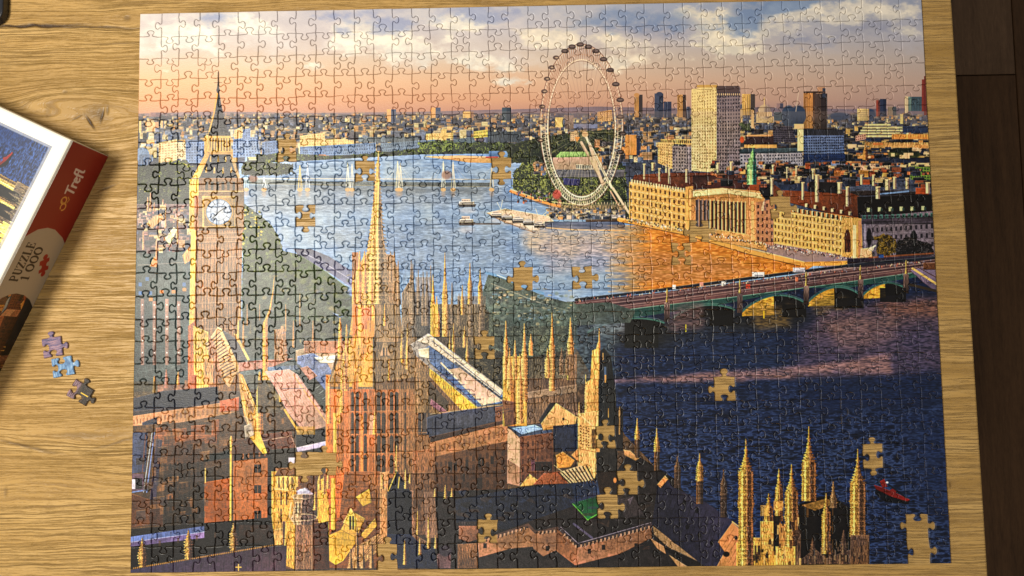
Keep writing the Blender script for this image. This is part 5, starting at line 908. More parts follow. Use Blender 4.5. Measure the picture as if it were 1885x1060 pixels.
    # cathedral-like roofs at the foot of the great tower
    rect(500, 868, 560, 975, (226, 162, 64), 1, [(NV, .45), (NF, .25)]); poly([(545, 868), (600, 872), (600, 930), (545, 925)], (120, 72, 50), 1, [(NV, .4), (NF, .3)]); poly([(505, 876), (514, 862), (545, 860), (548, 876)], (130, 84, 56), 1, [(NF, .6)]); rect(508, 876, 546, 900, (240, 184, 88), 1, [(NV, .6)]); line([(506, 900), (548, 904)], 1.6, (252, 214, 130))
    poly([(596, 874), (640, 868), (700, 868), (716, 900), (712, 1046), (590, 1046), (590, 960)], (140, 80, 48), 1, [(NM, .15), (NF, .12), (NH, .2)]); poly([(600, 870), (634, 870), (625, 950), (606, 985)], (206, 106, 44), 1, [(NV, .25)]); rect(609, 880, 617, 975, (252, 196, 70), .95, [(NV, .2)]); poly([(585, 885), (596, 880), (606, 930), (606, 985), (590, 1020), (560, 990), (585, 950)], (238, 172, 62), 1, [(NV, .35), (NF, .25)])
    poly([(606, 985), (628, 975), (656, 975), (654, 1000), (632, 1032), (618, 1040), (600, 1028), (598, 1010)], (246, 184, 60), 1, [(NM, .1)]); poly([(628, 975), (646, 940), (672, 955), (656, 990)], (236, 172, 66), 1, [(NF, .12)]); poly([(632, 962), (646, 936), (656, 955), (656, 978)], (246, 190, 80)); rect(643, 950, 646.5, 975, (60, 40, 28)); rect(648.5, 950, 651.5, 975, (60, 40, 28)); line([(632, 962), (646, 936), (658, 958)], 1.4, (254, 216, 120))
    poly([(655, 915), (680, 900), (684, 925), (668, 932)], (244, 184, 66)); poly([(676, 878), (690, 866), (704, 900), (704, 960), (690, 930)], (160, 96, 56), 1, [(NV, .3)]); poly([(664, 985), (690, 955), (694, 968), (672, 992)], (240, 176, 64)); poly([(650, 1010), (706, 978), (712, 1000), (660, 1046), (640, 1046)], (190, 136, 84), 1, [(NV, .4), (NF, .3)])
    for i in range(7): line([(660 + i * 7, 1030 - i * 4), (712, 968 + i * 6)], 1.2, (96, 56, 40), .7)
    for x, y0, y1 in ((657, 970, 1046), (668, 1000, 1046), (684, 990, 1046), (645, 1010, 1046)): spire([(y0, x, .7), (y0 + 16, x, 2), (y1, x, 4)], (206, 150, 92), (70, 44, 36), crock=.4, cp=4)
    for y in range(945, 1040, 8): line([(660 + (y - 945) * -.1, y), (706, y + 6)], .7, (96, 56, 40), .5)
    poly([(700, 870), (716, 868), (714, 905), (714, 986), (700, 992)], (206, 140, 84), 1, [(NV, .4), (NF, .2)]); rect(738, 870, 800, 985, (118, 78, 58), 1, [(NV, .35), (NF, .15), (NM, .15)]); poly([(740, 900), (762, 904), (764, 985), (790, 1000), (756, 1000)], (140, 96, 76), .9, [(NV, .5), (NF, .3)]); poly([(780, 905), (800, 905), (806, 990), (784, 990)], (150, 106, 88), .9, [(NV, .3)])
    spire([(820, 730, .8), (834, 730, 2), (850, 730, 3.4), (868, 730, 2.4)], (244, 196, 110), (160, 104, 60), crock=.4); spire([(868, 731, 1), (906, 735, 22), (908, 735, 22)], (36, 42, 60), (34, 40, 58), nz=.12, stripes=1); line([(729, 870), (714, 906)], 2, (246, 190, 84)); rect(713, 905, 758, 986, (32, 36, 50), 1, [(NM, .15), (NF, .1)]); line([(735, 878), (733, 898)], 2, (240, 180, 80))
    poly([(713, 984), (756, 984), (772, 1000), (800, 1010), (806, 1046), (710, 1046)], (30, 42, 74), 1, [(NM, .15), (NF, .15)]); 
    for x, y0, y1 in ((704, 872, 900), (747, 862, 900), (755, 868, 890), (769, 940, 985), (789, 952, 1010), (802, 985, 1010), (745, 995, 1040), (773, 990, 1022), (790, 975, 1000), (820, 892, 918), (832, 898, 915), (801, 898, 914)): spire([(y0, x, .6), (y0 + 8, x, 1.6), (y1, x, 2.8)], (240, 180, 90), (110, 72, 52), crock=.4, cp=4)
    # turret with round cap, lower left
    poly([(494, 978), (520, 972), (530, 1000), (494, 1010)], (226, 164, 84), 1, [(NF, .5), (NV, .3)]); poly([(520, 960), (585, 955), (590, 1048), (522, 1048)], (128, 80, 58), 1, [(NV, .3), (NF, .2)]); poly([(522, 1040), (526, 960), (544, 958), (542, 1048)], (236, 170, 70), 1, [(NV, .45), (NF, .2)]); rect(544, 965, 575, 1048, (140, 94, 74), 1, [(NV, .4), (NF, .2)]); poly([(575, 965), (604, 960), (606, 1048), (577, 1048)], (88, 46, 34), 1, [(NH, .3), (NF, .15)])
    spire([(898, 562, 3), (904, 562, 9), (908, 562, 14), (912, 562, 17)], (206, 196, 206), (150, 130, 140), stripes=5, nz=.15); disc(558, 905, 12, 4.5, (176, 166, 184)); disc(557, 902, 7, 2.6, (206, 200, 214))
    spire([(910, 561, 20), (914, 561, 22), (920, 561, 21), (926, 560, 19), (948, 559, 20), (954, 558, 24), (960, 558, 20), (966, 558, 17)], (214, 170, 120), (112, 82, 78), stripes=6, nz=.3, split=-.25)
    for k in range(6): rect(545 + k * 5.6, 926, 547.4 + k * 5.6, 946, (74, 52, 48), .75)
    ring(559, 914, 22, 4.5, 1.6, (226, 196, 166), .8); ring(558, 952, 25, 6, 1.8, (236, 196, 140), .8); line([(536, 925), (533, 950)], 2.4, (246, 206, 140), .9)
    for x, y in ((552, 972), (567, 972), (560, 996), (552, 1020), (567, 1020)): ring(x, y, 4.2, 4.2, 1.3, (92, 62, 50), .8); line([(x, y + 5), (x, y + 16)], 1.4, (92, 62, 50), .7)
    for x in (546, 559, 574): line([(x, 962), (x, 1048)], 1.2, (196, 150, 116), .7)
    for x0, y0, y1 in ((512, 880, 898), (520, 880, 898), (528, 880, 898), (536, 880, 898), (516, 906, 930), (526, 906, 930), (516, 938, 962)): rect(x0, y0, x0 + 3, y1, (120, 74, 40), .75); disc(x0 + 1.5, y0, 1.5, 2, (120, 74, 40), .75)
    for x, y0 in ((588, 868), (596, 876), (604, 866), (548, 862), (580, 905)): spire([(y0, x, .6), (y0 + 12, x, 2), (y0 + 34, x, 3.2)], (248, 194, 92), (150, 92, 52), crock=.4, cp=4)
    # weathered slabs on the chapel roof
    for k in range(9): line([(604 + k * 2, 990 - k * 12), (704, 1000 - k * 13)], .8, (92, 54, 38), .45)
    for k in range(8): line([(608 + k * 12, 1040), (640 + k * 9, 900)], .7, (104, 62, 44), .4)
    # bottom left leads and ornamental ridge
    poly([(240, 974), (500, 952), (506, 1004), (240, 1048)], (28, 24, 26), 1, [(NM, .35), (NF, .2)]); poly([(240, 988), (376, 968), (376, 980), (240, 998)], (88, 104, 160), 1, [(NM, .08)]); poly([(240, 997), (376, 979), (376, 990), (240, 1006)], (110, 92, 140), 1, [(NM, .08)]); line([(240, 998), (376, 979)], 1, (160, 166, 206))
    for i in range(16): line([(246 + i * 8.4, 990 - i * 1.2), (246 + i * 8.4, 1004 - i * 1.2)], .6, (60, 60, 96), .6)
    rect(440, 966, 500, 1000, (66, 40, 30), .7, [(NF, .3), (NM, .3)]); poly([(238, 1050), (330, 1032), (420, 1014), (505, 1004), (528, 1004), (526, 1052), (238, 1060)], (62, 56, 86), 1, [(NM, .1), (NF, .06)], (82, 56, 72), 'x')
    for i in range(20): line([(256 + i * 14, 1060), (260 + i * 14, 1038 - i * 2)], .7, (40, 34, 56), .6)
    for i in range(75): x = 246 + i * 3.5; y = 1046 - i * .58; disc(x, y, 1.3, 1.6, (176, 124, 62), .9); disc(x + 1.5, y + 1.4, .8, .8, (40, 26, 24), .8)
    for x, y0, y1 in ((262, 990, 1044), (347, 975, 1030), (430, 962, 1014)): spire([(y0, x, .8), (y0 + 8, x, 2), (y0 + 22, x, 6), (y0 + 36, x, 7), (y1, x, 5)], (214, 152, 74), (84, 54, 44), crock=.5, cp=5, nz=.5)
    line([(434, 1044), (444, 1044)], 2, (226, 170, 80)); line([(439, 1039), (439, 1050)], 2, (226, 170, 80))
    for i in range(7): rect(258 + i * 34, 1000 - i * 5, 262 + i * 34, 1010 - i * 5, (90, 60, 44), .6)
    finish()
# ---------------------------------------------------------------- print -> rectified image
PWID, PHEI = 0.683, 0.48099841
def make_image(name, arr):
    h, w_ = arr.shape[:2]
    im = bpy.data.images.new(name, w_, h, alpha=False)
    px = np.ones((h, w_, 4), np.float32); px[..., :3] = np.clip(arr[::-1], 0, 1)
    im.pixels.foreach_set(px.ravel()); im.update(); im.pack(); return im
def sample(px, py):
    """bilinear read of the drawn view at photograph coordinates"""
    X = np.clip((px - PX0) * PS - .5, 0, PW - 1.001); Y = np.clip((py - PY0) * PS - .5, 0, PH - 1.001)
    xi = X.astype(int); yi = Y.astype(int); fx = (X - xi)[..., None]; fy = (Y - yi)[..., None]
    return (CV[yi, xi] * (1 - fx) + CV[yi, xi + 1] * fx) * (1 - fy) + (CV[yi + 1, xi] * (1 - fx) + CV[yi + 1, xi + 1] * fx) * fy
paint_view()
IW, IH = 2400, 1690
gy, gx = np.mgrid[0:IH, 0:IW]
wx = ((gx + .5) / IW - .5) * PWID; wy = (.5 - (gy + .5) / IH) * PHEI
pp = proj(np.stack([wx, wy, np.zeros_like(wx)], -1))
IMG = make_image('city_print', sample(pp[..., 0], pp[..., 1]))

# ---------------------------------------------------------------- materials
def print_mat(name, im, rough=.40, linen=True, spec=.50, bumpk=.35):
    m, nt, b = mat(name, rough=rough, spec=spec); N = NT(nt)
    t = N.n('ShaderNodeTexImage'); t.image = im; t.interpolation = 'Cubic'; t.extension = 'EXTEND'
    N.l(t.outputs[0], b.inputs['Base Color'])
    tc = N.n('ShaderNodeTexCoord')
    if linen:   # pressed linen finish of the board
        sp = N.n('ShaderNodeSeparateXYZ'); N.l(tc.outputs['Object'], sp.inputs[0])
        f1 = N.noise(N.comb(N.math('MULTIPLY', sp.outputs[0], 380), N.math('MULTIPLY', sp.outputs[1], 1500)), 1.0, 2, .6)
        f2 = N.noise(N.comb(N.math('MULTIPLY', sp.outputs[0], 1300), N.math('MULTIPLY', sp.outputs[1], 420)), 1.0, 2, .6)
        h = N.math('ADD', f1, N.math('MULTIPLY', f2, .6))
        N.l(N.bump(h, bumpk, .0003), b.inputs['Normal'])
    return m
M_PRINT = print_mat('printed_board', IMG)
m_, nt_, b_ = mat('grey_board', lin((150, 138, 120)), .9, .2); M_BOARD = m_

def wood_table():
    m, nt, b = mat('oak_laminate', rough=.42, spec=.4); N = NT(nt)
    tc = N.n('ShaderNodeTexCoord'); sp = N.n('ShaderNodeSeparateXYZ'); N.l(tc.outputs['Object'], sp.inputs[0])
    x, y = sp.outputs[0], sp.outputs[1]
    # knots bend the grain round them
    yy = y; dark = None
    knots = [(176, 212, .055, .026, .86), (86, 196, .030, .014, .7), (232, 33, .016, .008, .6), (196, 345, .03, .010, .4), (60, 905, .06, .02, .45), (110, 850, .09, .016, -.8), (215, 800, .05, .012, .7), (1700, 868, .03, .014, .5), (1720, 370, .04, .012, .35), (585, 20, .03, .01, .5)]
    for px, py, a, c, k in knots:
        p = unproj(px, py)
        dx = N.math('DIVIDE', N.math('SUBTRACT', x, float(p[0])), a); dy = N.math('DIVIDE', N.math('SUBTRACT', y, float(p[1])), c)
        e = N.math('EXPONENT', N.math('MULTIPLY', N.math('ADD', N.math('MULTIPLY', dx, dx), N.math('MULTIPLY', dy, dy)), -1.0))
        yy = N.math('SUBTRACT', yy, N.math('MULTIPLY', N.math('MULTIPLY', N.math('SUBTRACT', y, float(p[1])), e), k))
    wob = N.noise(N.comb(N.math('MULTIPLY', x, 7), N.math('MULTIPLY', y, 26)), 1.0, 3, .55)
    yy = N.math('ADD', yy, N.math('MULTIPLY', N.math('SUBTRACT', wob, .5), .011))
    wob2 = N.noise(N.comb(N.math('MULTIPLY', x, 45), N.math('MULTIPLY', y, 90)), 1.0, 2, .5)
    yy = N.math('ADD', yy, N.math('MULTIPLY', N.math('SUBTRACT', wob2, .5), .0017))
    g1 = N.noise(N.comb(N.math('MULTIPLY', x, 13), N.math('MULTIPLY', yy, 780)), 1.0, 4, .55)       # growth lines
    g2 = N.noise(N.comb(N.math('MULTIPLY', x, 60), N.math('MULTIPLY', yy, 1500), 3.0), 1.0, 3, .65)    # pores
    g3 = N.noise(N.comb(N.math('MULTIPLY', x, 4), N.math('MULTIPLY', yy, 60), 9.0), 1.0, 3, .55)      # broad bands
    g4 = N.noise(N.comb(N.math('MULTIPLY', x, 9), N.math('MULTIPLY', yy, 9), 9.0), 1.0, 3, .55)      # patches
    pore = N.ramp(g1, [(.35, (1, 1, 1)), (.42, (.6, .6, .6)), (.50, (0, 0, 0))])
    fine = N.ramp(g2, [(.30, (1, 1, 1)), (.46, (0, 0, 0))])
    col = N.ramp(g3, [(.25, lin((152, 119, 64))), (.5, lin((183, 147, 86))), (.75, lin((204, 169, 108)))])
    col = N.mix(N.math('MULTIPLY', g4, .30), col, lin((178, 140, 84)), 'MIX')
    mask = N.math('MULTIPLY', pore, N.math('ADD', N.math('MULTIPLY', N.math('SUBTRACT', g3, .28), 2.6, clamp=True), .12), clamp=True)
    col = N.mix(N.math('MULTIPLY', mask, .58), col, lin((96, 66, 32)))
    col = N.mix(N.math('MULTIPLY', fine, .30), col, lin((120, 86, 46)))
    # cracks and knot centres: long thin marks
    marks = [(60, 46, 100, 3.4, 0, 1.3), (170, 49, 90, 2.6, .03, .9), (232, 33, 7, 5, 0, .55), (164, 224, 15, 3.0, .95, 1.2), (186, 212, 3, 14, .2, 1.0), (140, 216, 12, 2, -.5, .7), (182, 208, 7, 13, 0.0, .5), (196, 201, 3, 8, 0, .6), (172, 204, 16, 11, 0, .35), (86, 205, 6, 12, 0, .3), (195, 345, 20, 2.0, -.35, .7), (50, 822, 62, 3, .22, .7), (150, 800, 60, 5, 0.02, .5), (215, 815, 50, 2.5, -.25, .6), (172, 214, 26, 12, .2, .30), (1690, 427, 60, 2.5, 0, .6), (1752, 893, 3, 7, 0, .6), (8, 905, 4, 10, 0, .5), (118, 168, 5, 4, 0, .5)]
    for px, py, a, c, ang, k in marks:
        p = unproj(px, py); S = 1 / 2160.
        dx0 = N.math('SUBTRACT', x, float(p[0])); dy0 = N.math('SUBTRACT', N.math('ADD', y, N.math('MULTIPLY', N.math('SUBTRACT', wob2, .5), .006)), float(p[1]))
        ca, sa = math.cos(-ang), math.sin(-ang)
        u = N.math('DIVIDE', N.math('ADD', N.math('MULTIPLY', dx0, ca), N.math('MULTIPLY', dy0, sa)), a * S); v = N.math('DIVIDE', N.math('SUBTRACT', N.math('MULTIPLY', dy0, ca), N.math('MULTIPLY', dx0, sa)), c * S)
        e = N.math('EXPONENT', N.math('MULTIPLY', N.math('POWER', N.math('ADD', N.math('MULTIPLY', u, u), N.math('MULTIPLY', v, v)), 1.5), -1.0))
        e = N.math('MULTIPLY', e, N.math('ADD', .55, N.math('MULTIPLY', g2, .7)))
        col = N.mix(N.math('MULTIPLY', e, k, clamp=True), col, lin((66, 46, 24)))
        mask = N.math('MAXIMUM', mask, N.math('MULTIPLY', e, k))
    N.l(col, b.inputs['Base Color'])
    h = N.math('SUBTRACT', N.math('MULTIPLY', g3, .25), N.math('ADD', N.math('MULTIPLY', mask, 1.0), N.math('MULTIPLY', fine, .35)))
    N.l(N.bump(h, .8, .0009), b.inputs['Normal'])
    return m
M_WOOD = wood_table()
def floor_mat(name, seed, tilelike):
    m, nt, b = mat(name, rough=.5, spec=.35); N = NT(nt)
    tc = N.n('ShaderNodeTexCoord'); sp = N.n('ShaderNodeSeparateXYZ'); N.l(tc.outputs['Object'], sp.inputs[0]); x, y = sp.outputs[0], sp.outputs[1]
    a = N.noise(N.comb(N.math('MULTIPLY', x, 70), N.math('MULTIPLY', y, 5), seed), 1, 4, .6, .4); c = N.noise(N.comb(N.math('MULTIPLY', x, 12), N.math('MULTIPLY', y, 3), seed), 1, 3, .5, .6)
    f = N.noise(N.comb(N.math('MULTIPLY', x, 320), N.math('MULTIPLY', y, 60), seed), 1, 2, .6)
    t = N.math('ADD', N.math('ADD', N.math('MULTIPLY', a, .5), N.math('MULTIPLY', c, .35)), N.math('MULTIPLY', f, .3))
    lo, hi = ((66, 46, 30), (110, 80, 54)) if not tilelike else ((84, 64, 48), (132, 104, 80))
    N.l(N.ramp(t, [(.38, lin(lo)), (.75, lin(hi))]), b.inputs['Base Color']); N.l(N.bump(a, .3, .001), b.inputs['Normal'])
    return m

# ---------------------------------------------------------------- jigsaw geometry
XT = [298.1, 330.2, 366.8, 402.9, 438.5, 475.8, 510.5, 545.3, 581.2, 614.8, 652.9, 686.8, 722.1, 757.5, 792.2, 829.8, 863.1, 898.8, 936.2, 971.9, 1008.5, 1042.8, 1078.7, 1114.5, 1151.4, 1185.5, 1221.9, 1256.8, 1291.1, 1329.3, 1364.8, 1402.4, 1440.1, 1472.8, 1510.2, 1545.7, 1586.1, 1622.2, 1655.6]
XB = [278.4, 318.7, 355.3, 395, 432.2, 465.4, 504.6, 542.3, 576.8, 617.5, 654.6, 694, 730.4, 768.3, 806, 838.6, 879.7, 916.9, 953.5, 989.5, 1026.5, 1064, 1101.8, 1139, 1177, 1214.5, 1253, 1290, 1326.2, 1366, 1405, 1446.7, 1485.7, 1525.5, 1562.6, 1599.7, 1635, 1672, 1713]
YL = [68, 108, 146, 184, 221, 262, 304, 340.5, 383, 421.7, 462.7, 503, 546, 588, 628, 668.7, 709, 751.5, 796, 838.4, 879.5, 922.7, 964.3, 1007.6]
YR = [35, 74.7, 115.5, 155.5, 192.5, 233, 274, 315.5, 356.5, 397.5, 438.5, 480, 521, 562.6, 607, 647.5, 688, 733, 776, 816, 860, 903, 947, 991]
NC_, NR_ = 40, 25
xt = [-PWID / 2] + [float(unproj(x, 25 - 30 * (x - 258) / 1440)[0]) for x in XT] + [PWID / 2]
xb = [-PWID / 2] + [float(unproj(x, 1056 - 19 * (x - 238) / 1512)[0]) for x in XB] + [PWID / 2]
yl = [PHEI / 2] + [float(unproj(258 - 20 * (y - 25) / 1031, y)[1]) for y in YL] + [-PHEI / 2]
yr = [PHEI / 2] + [float(unproj(1697 + 54 * (y + 5) / 1042, y)[1]) for y in YR] + [-PHEI / 2]
rj = np.random.RandomState(5)
GV = np.zeros((NR_ + 1, NC_ + 1, 2))
for i in range(NR_ + 1):
    for j in range(NC_ + 1):
        s = j / NC_; t = i / NR_
        GV[i, j] = (xt[j] * (1 - t) + xb[j] * t, yl[i] * (1 - s) + yr[i] * s)
        if 0 < j < NC_: GV[i, j, 0] += rj.randn() * .00028
        if 0 < i < NR_: GV[i, j, 1] += rj.randn() * .00028
HS = rj.choice([-1, 1], size=(NR_ + 1, NC_)); VS = rj.choice([-1, 1], size=(NR_, NC_ + 1))     # +1: knob towards the next row / column
# gaps left in the puzzle: centre in the photograph, then top, right, bottom, left edge: o = the gap bulges out, i = a neighbour's knob reaches in
GAPS = [(530, 280, 'oiii'), (672, 318, 'oiii'), (563, 401, 'iioi'), (923, 313, 'oioi'), (962, 512, 'ooio'), (1070, 511, 'ioii'), (1291, 429, 'ioio'), (1252, 470, 'iiii'), (1432, 383, 'ooii'), (891, 638, 'oiii'),
        (1334, 712, 'oiio'), (1117, 801, 'oiii'), (564, 852, 'ixoo'), (600, 852, 'ooix'), (1605, 840, 'oioi'), (1154, 888, 'ooii'), (1119, 932, 'ooii'), (898, 975, 'oiii'), (712, 1024, 'oixi'), (1689, 968, 'ioxo'), (1691, 1013, 'xoxi')]
CENT = proj(np.concatenate([(GV[:-1, :-1] + GV[1:, :-1] + GV[:-1, 1:] + GV[1:, 1:]) / 4, np.zeros((NR_, NC_, 1))], -1))
MISSING = set()
for gx_, gy_, sg in GAPS:
    d = np.hypot(CENT[..., 0] - gx_, CENT[..., 1] - gy_); i, j = np.unravel_index(np.argmin(d), d.shape); MISSING.add((int(i), int(j)))
    T, R_, B, L = sg
    if T in 'oi': HS[i, j] = -1 if T == 'o' else 1
    if B in 'oi': HS[i + 1, j] = 1 if B == 'o' else -1
    if L in 'oi': VS[i, j] = -1 if L == 'o' else 1
    if R_ in 'oi': VS[i, j + 1] = 1 if R_ == 'o' else -1
KN = [(.0, 0), (-.235, .0), (-.150, .004), (-.105, .022), (-.088, .060), (-.098, .105), (-.140, .150), (-.172, .195), (-.165, .248), (-.120, .292), (-.055, .314), (0, .318)]
def edge(a, b, n, sign, r, flat):
    """points from a towards b (b left out); n: unit normal for +1"""
    a = np.array(a, float); b = np.array(b, float); d = b - a; L = np.linalg.norm(d); u = d / L
    if flat: return [a, a + d * .5]
    S = .0176 * (1 + .06 * r[0]); c = .5 + .036 * r[1]; sk = r[2] * .03
    left = [(c * L + x * S + sk * y * S, y * S * (1 + .05 * r[3])) for x, y in KN[1:]]
    right = [(c * L - x * S * (1 + .04 * r[4]) + sk * y * S, y * S * (1 + .05 * r[3])) for x, y in KN[1:-1]][::-1]
    pts = [(0, 0), (c * L * .38, .012 * r[5] * S)] + left + right + [(L - (1 - c) * L * .38, .012 * r[6] * S)]
    sway = .02 * r[7] * S
    return [a + u * t + np.array(n) * (sign * y + sway * math.sin(math.pi * min(max(t / L, 0), 1))) for t, y in pts]
HE = {}; VE = {}
for i in range(NR_ + 1):
    for j in range(NC_): HE[i, j] = edge(GV[i, j], GV[i, j + 1], (0, -1), HS[i, j], rj.randn(8).clip(-1.6, 1.6), i in (0, NR_))
for i in range(NR_):
    for j in range(NC_ + 1): VE[i, j] = edge(GV[i, j], GV[i + 1, j], (1, 0), VS[i, j], rj.randn(8).clip(-1.6, 1.6), j in (0, NC_))
def outline(i, j):
    """counter-clockwise outline of piece (row i, column j)"""
    down = VE[i, j] + [GV[i + 1, j]]; bottom = HE[i + 1, j] + [GV[i + 1, j + 1]]
    up = (VE[i, j + 1] + [GV[i + 1, j + 1]])[::-1]; top = (HE[i, j] + [GV[i, j + 1]])[::-1]
    return np.array(down[:-1] + bottom[:-1] + up[:-1] + top[:-1])
def inset(P, d):
    a = np.roll(P, 1, 0); b = np.roll(P, -1, 0)
    e1 = P - a; e2 = b - P; e1 /= np.linalg.norm(e1, axis=1)[:, None] + 1e-12; e2 /= np.linalg.norm(e2, axis=1)[:, None] + 1e-12
    n1 = np.stack([-e1[:, 1], e1[:, 0]], 1); n2 = np.stack([-e2[:, 1], e2[:, 0]], 1); m = n1 + n2
    m /= np.maximum((m * m).sum(1, keepdims=True) / 2, .45)
    return P + m * d
THICK = .0020
def inset_soft(P, d):
    """inset that never exceeds the local radius of a convex bend"""
    e1 = P - np.roll(P, 1, 0); e2 = np.roll(P, -1, 0) - P; l1 = np.linalg.norm(e1, axis=1); l2 = np.linalg.norm(e2, axis=1)
    th = np.arctan2(e1[:, 0] * e2[:, 1] - e1[:, 1] * e2[:, 0], (e1 * e2).sum(1)); ww = (l1 + l2) / 2
    ths = (th + .5 * np.roll(th, 1) + .5 * np.roll(th, -1)) / 2; r = np.where(ths > .02, ww / np.maximum(ths, .02), 1.0)
    q = np.minimum(d, .52 * r); q = np.minimum(q, np.minimum(np.roll(q, 1), np.roll(q, -1)) * 1.35 + .00004)
    return inset(P, np.minimum(q, d)[:, None])
BAD = []
RINGS = [(.00010, -THICK), (.00010, -.00090), (.00021, -.00048), (.00044, -.00016), (.00082, 0.0)]
def simple(Q):
    A = Q; B = np.roll(Q, -1, 0); n = len(Q)
    def cr(o, a, b_): return (a[..., 0] - o[..., 0]) * (b_[..., 1] - o[..., 1]) - (a[..., 1] - o[..., 1]) * (b_[..., 0] - o[..., 0])
    A1, B1 = A[:, None], B[:, None]; A2, B2 = A[None], B[None]
    x = (cr(A1, B1, A2) * cr(A1, B1, B2) < 0) & (cr(A2, B2, A1) * cr(A2, B2, B1) < 0)
    return not x.any()
def piece_geom(P, tilt=(0, 0), dz=0.0, c=None):
    n = len(P); V = []; F = []; FM = []
    c = P.mean(0) if c is None else c; kk = 1.0
    while kk > .3 and not all(simple(inset_soft(P, d * kk)) for d in (RINGS[-1][0], RINGS[-2][0])): kk *= .8
    BAD.append(kk)
    for d, z in RINGS:
        Q = inset_soft(P, d * kk); V += [(q[0], q[1], z + dz + (tilt[0] * (q[0] - c[0]) + tilt[1] * (q[1] - c[1]) if z > -THICK else 0)) for q in Q]
    for k in range(len(RINGS) - 1):
        for i in range(n):
            a = k * n + i; b = k * n + (i + 1) % n; F.append((a, b, b + n, a + n)); FM.append(1 if k == 0 else 0)
    F.append(tuple(range((len(RINGS) - 1) * n, len(RINGS) * n))); FM.append(0)
    return V, F, FM
def set_uv(me, f):
    uv = me.uv_layers.new(name='print'); nl = len(me.loops); vi = np.empty(nl, np.int32); me.loops.foreach_get('vertex_index', vi)
    co = np.empty(len(me.vertices) * 3, np.float32); me.vertices.foreach_get('co', co); co = co.reshape(-1, 3)[vi]
    uv.data.foreach_set('uv', np.ascontiguousarray(f(co), np.float32).ravel())
puv = lambda co: np.stack([co[:, 0] / PWID + .5, co[:, 1] / PHEI + .5], 1)

puzzle = empty('jigsaw_puzzle', (0, 0, 0), label='nearly finished jigsaw puzzle of a river city, flat on the oak table', category='jigsaw puzzle')
cells = [(i, j) for i in range(NR_) for j in range(NC_) if (i, j) not in MISSING]
def parea(i, j):
    q = proj(np.concatenate([outline(i, j), np.zeros((len(outline(i, j)), 1))], 1)); x, y = q[:, 0], q[:, 1]
    inside = 1 if (x.min() > -5 and x.max() < 1890 and y.max() < 1062) else .5
    return inside * abs(np.sum(x * np.roll(y, -1) - y * np.roll(x, -1))) / 2
order = sorted(cells, key=lambda c: -parea(*c)); SOLO = set(order[:300])
SV, SF, SM = [], [], []
for (i, j) in cells:
    tl = rj.randn(2) * .007; dz = rj.randn() * .00003
    V, F, FM = piece_geom(outline(i, j), tl, dz)
    if (i, j) in SOLO:
        me = mesh('puzzle_piece', V, F, (M_PRINT, M_BOARD), FM); set_uv(me, puv); new_obj('puzzle_piece', me, puzzle)
    else:
        o = len(SV); SV += V; SF += [tuple(k + o for k in f) for f in F]; SM += FM
me = mesh('puzzle_pieces', SV, SF, (M_PRINT, M_BOARD), SM); set_uv(me, puv); new_obj('puzzle_pieces', me, puzzle, kind='stuff')

print('INSETS', sorted(BAD)[:20])
# ---------------------------------------------------------------- three loose pieces
def loose_mat(name, stops, sx, sy, seed, ang=0.0):
    m, nt, b = mat(name, rough=.36); N = NT(nt)
    tc = N.n('ShaderNodeTexCoord'); mp = N.n('ShaderNodeMapping'); N.l(tc.outputs['Object'], mp.inputs[0]); mp.inputs['Rotation'].default_value[2] = ang; mp.inputs['Scale'].default_value = (sx, sy, 1); mp.inputs['Location'].default_value = (seed, seed * .7, seed)
    f = N.noise(mp.outputs[0], 1.0, 3, .65, .6)
    N.l(N.ramp(f, stops), b.inputs['Base Color'])
    N.l(N.bump(N.noise(tc.outputs['Object'], 900, 2), .3, .0003), b.inputs['Normal'])
    return m, N, b, tc
mA = loose_mat('violet_water_print', [(.30, lin((40, 38, 66))), (.46, lin((96, 84, 122))), (.60, lin((150, 116, 128))), (.75, lin((176, 150, 170)))], 130, 900, 3.1)[0]
mB = loose_mat('blue_water_print', [(.28, lin((40, 66, 104))), (.45, lin((88, 130, 176))), (.62, lin((140, 176, 208))), (.78, lin((226, 220, 206)))], 700, 160, 7.7)[0]
mC, NC2, bC, tC = loose_mat('dark_roof_print', [(.30, lin((16, 14, 12))), (.48, lin((42, 34, 26))), (.62, lin((62, 50, 40))), (.8, lin((96, 70, 60)))], 800, 160, 1.3)
spc = NC2.n('ShaderNodeSeparateXYZ'); NC2.l(tC.outputs['Object'], spc.inputs[0])
lf = NC2.math('MULTIPLY', NC2.math('SUBTRACT', -.0018, spc.outputs[0]), 500, clamp=True)
base = bC.inputs['Base Color'].links[0].from_socket
pk = NC2.ramp(NC2.noise(NC2.comb(NC2.math('MULTIPLY', spc.outputs[0], 1300), NC2.math('MULTIPLY', spc.outputs[1], 160)), 1, 2), [(.4, lin((56, 40, 44))), (.6, lin((150, 118, 132)))])
c1 = NC2.mix(lf, base, pk)
yl1 = NC2.math('MULTIPLY', NC2.math('LESS_THAN', NC2.math('ABSOLUTE', NC2.math('SUBTRACT', spc.outputs[1], .0004)), .00045), NC2.math('LESS_THAN', NC2.math('ABSOLUTE', NC2.math('SUBTRACT', spc.outputs[0], .0042)), .0036))
NC2.l(NC2.mix(yl1, c1, lin((226, 190, 60))), bC.inputs['Base Color'])
LOOSE = [([(75.5, 624.5), (111.3, 618), (115.5, 653.5), (80, 660)], (-1, 1, -1, 1), mA, 'violet and rose loose puzzle piece, uppermost of the three on bare wood'),
         ([(93, 661), (130.5, 654), (137.5, 688.5), (97, 696)], (1, 1, -1, 1), mB, 'pale blue loose puzzle piece, the middle one of three beside the box'),
         ([(138.6, 697), (173, 718), (156.5, 748), (120.5, 728)], (-1, 1, -1, 1), mC, 'dark brown loose puzzle piece with a yellow stripe, lowest of the three')]
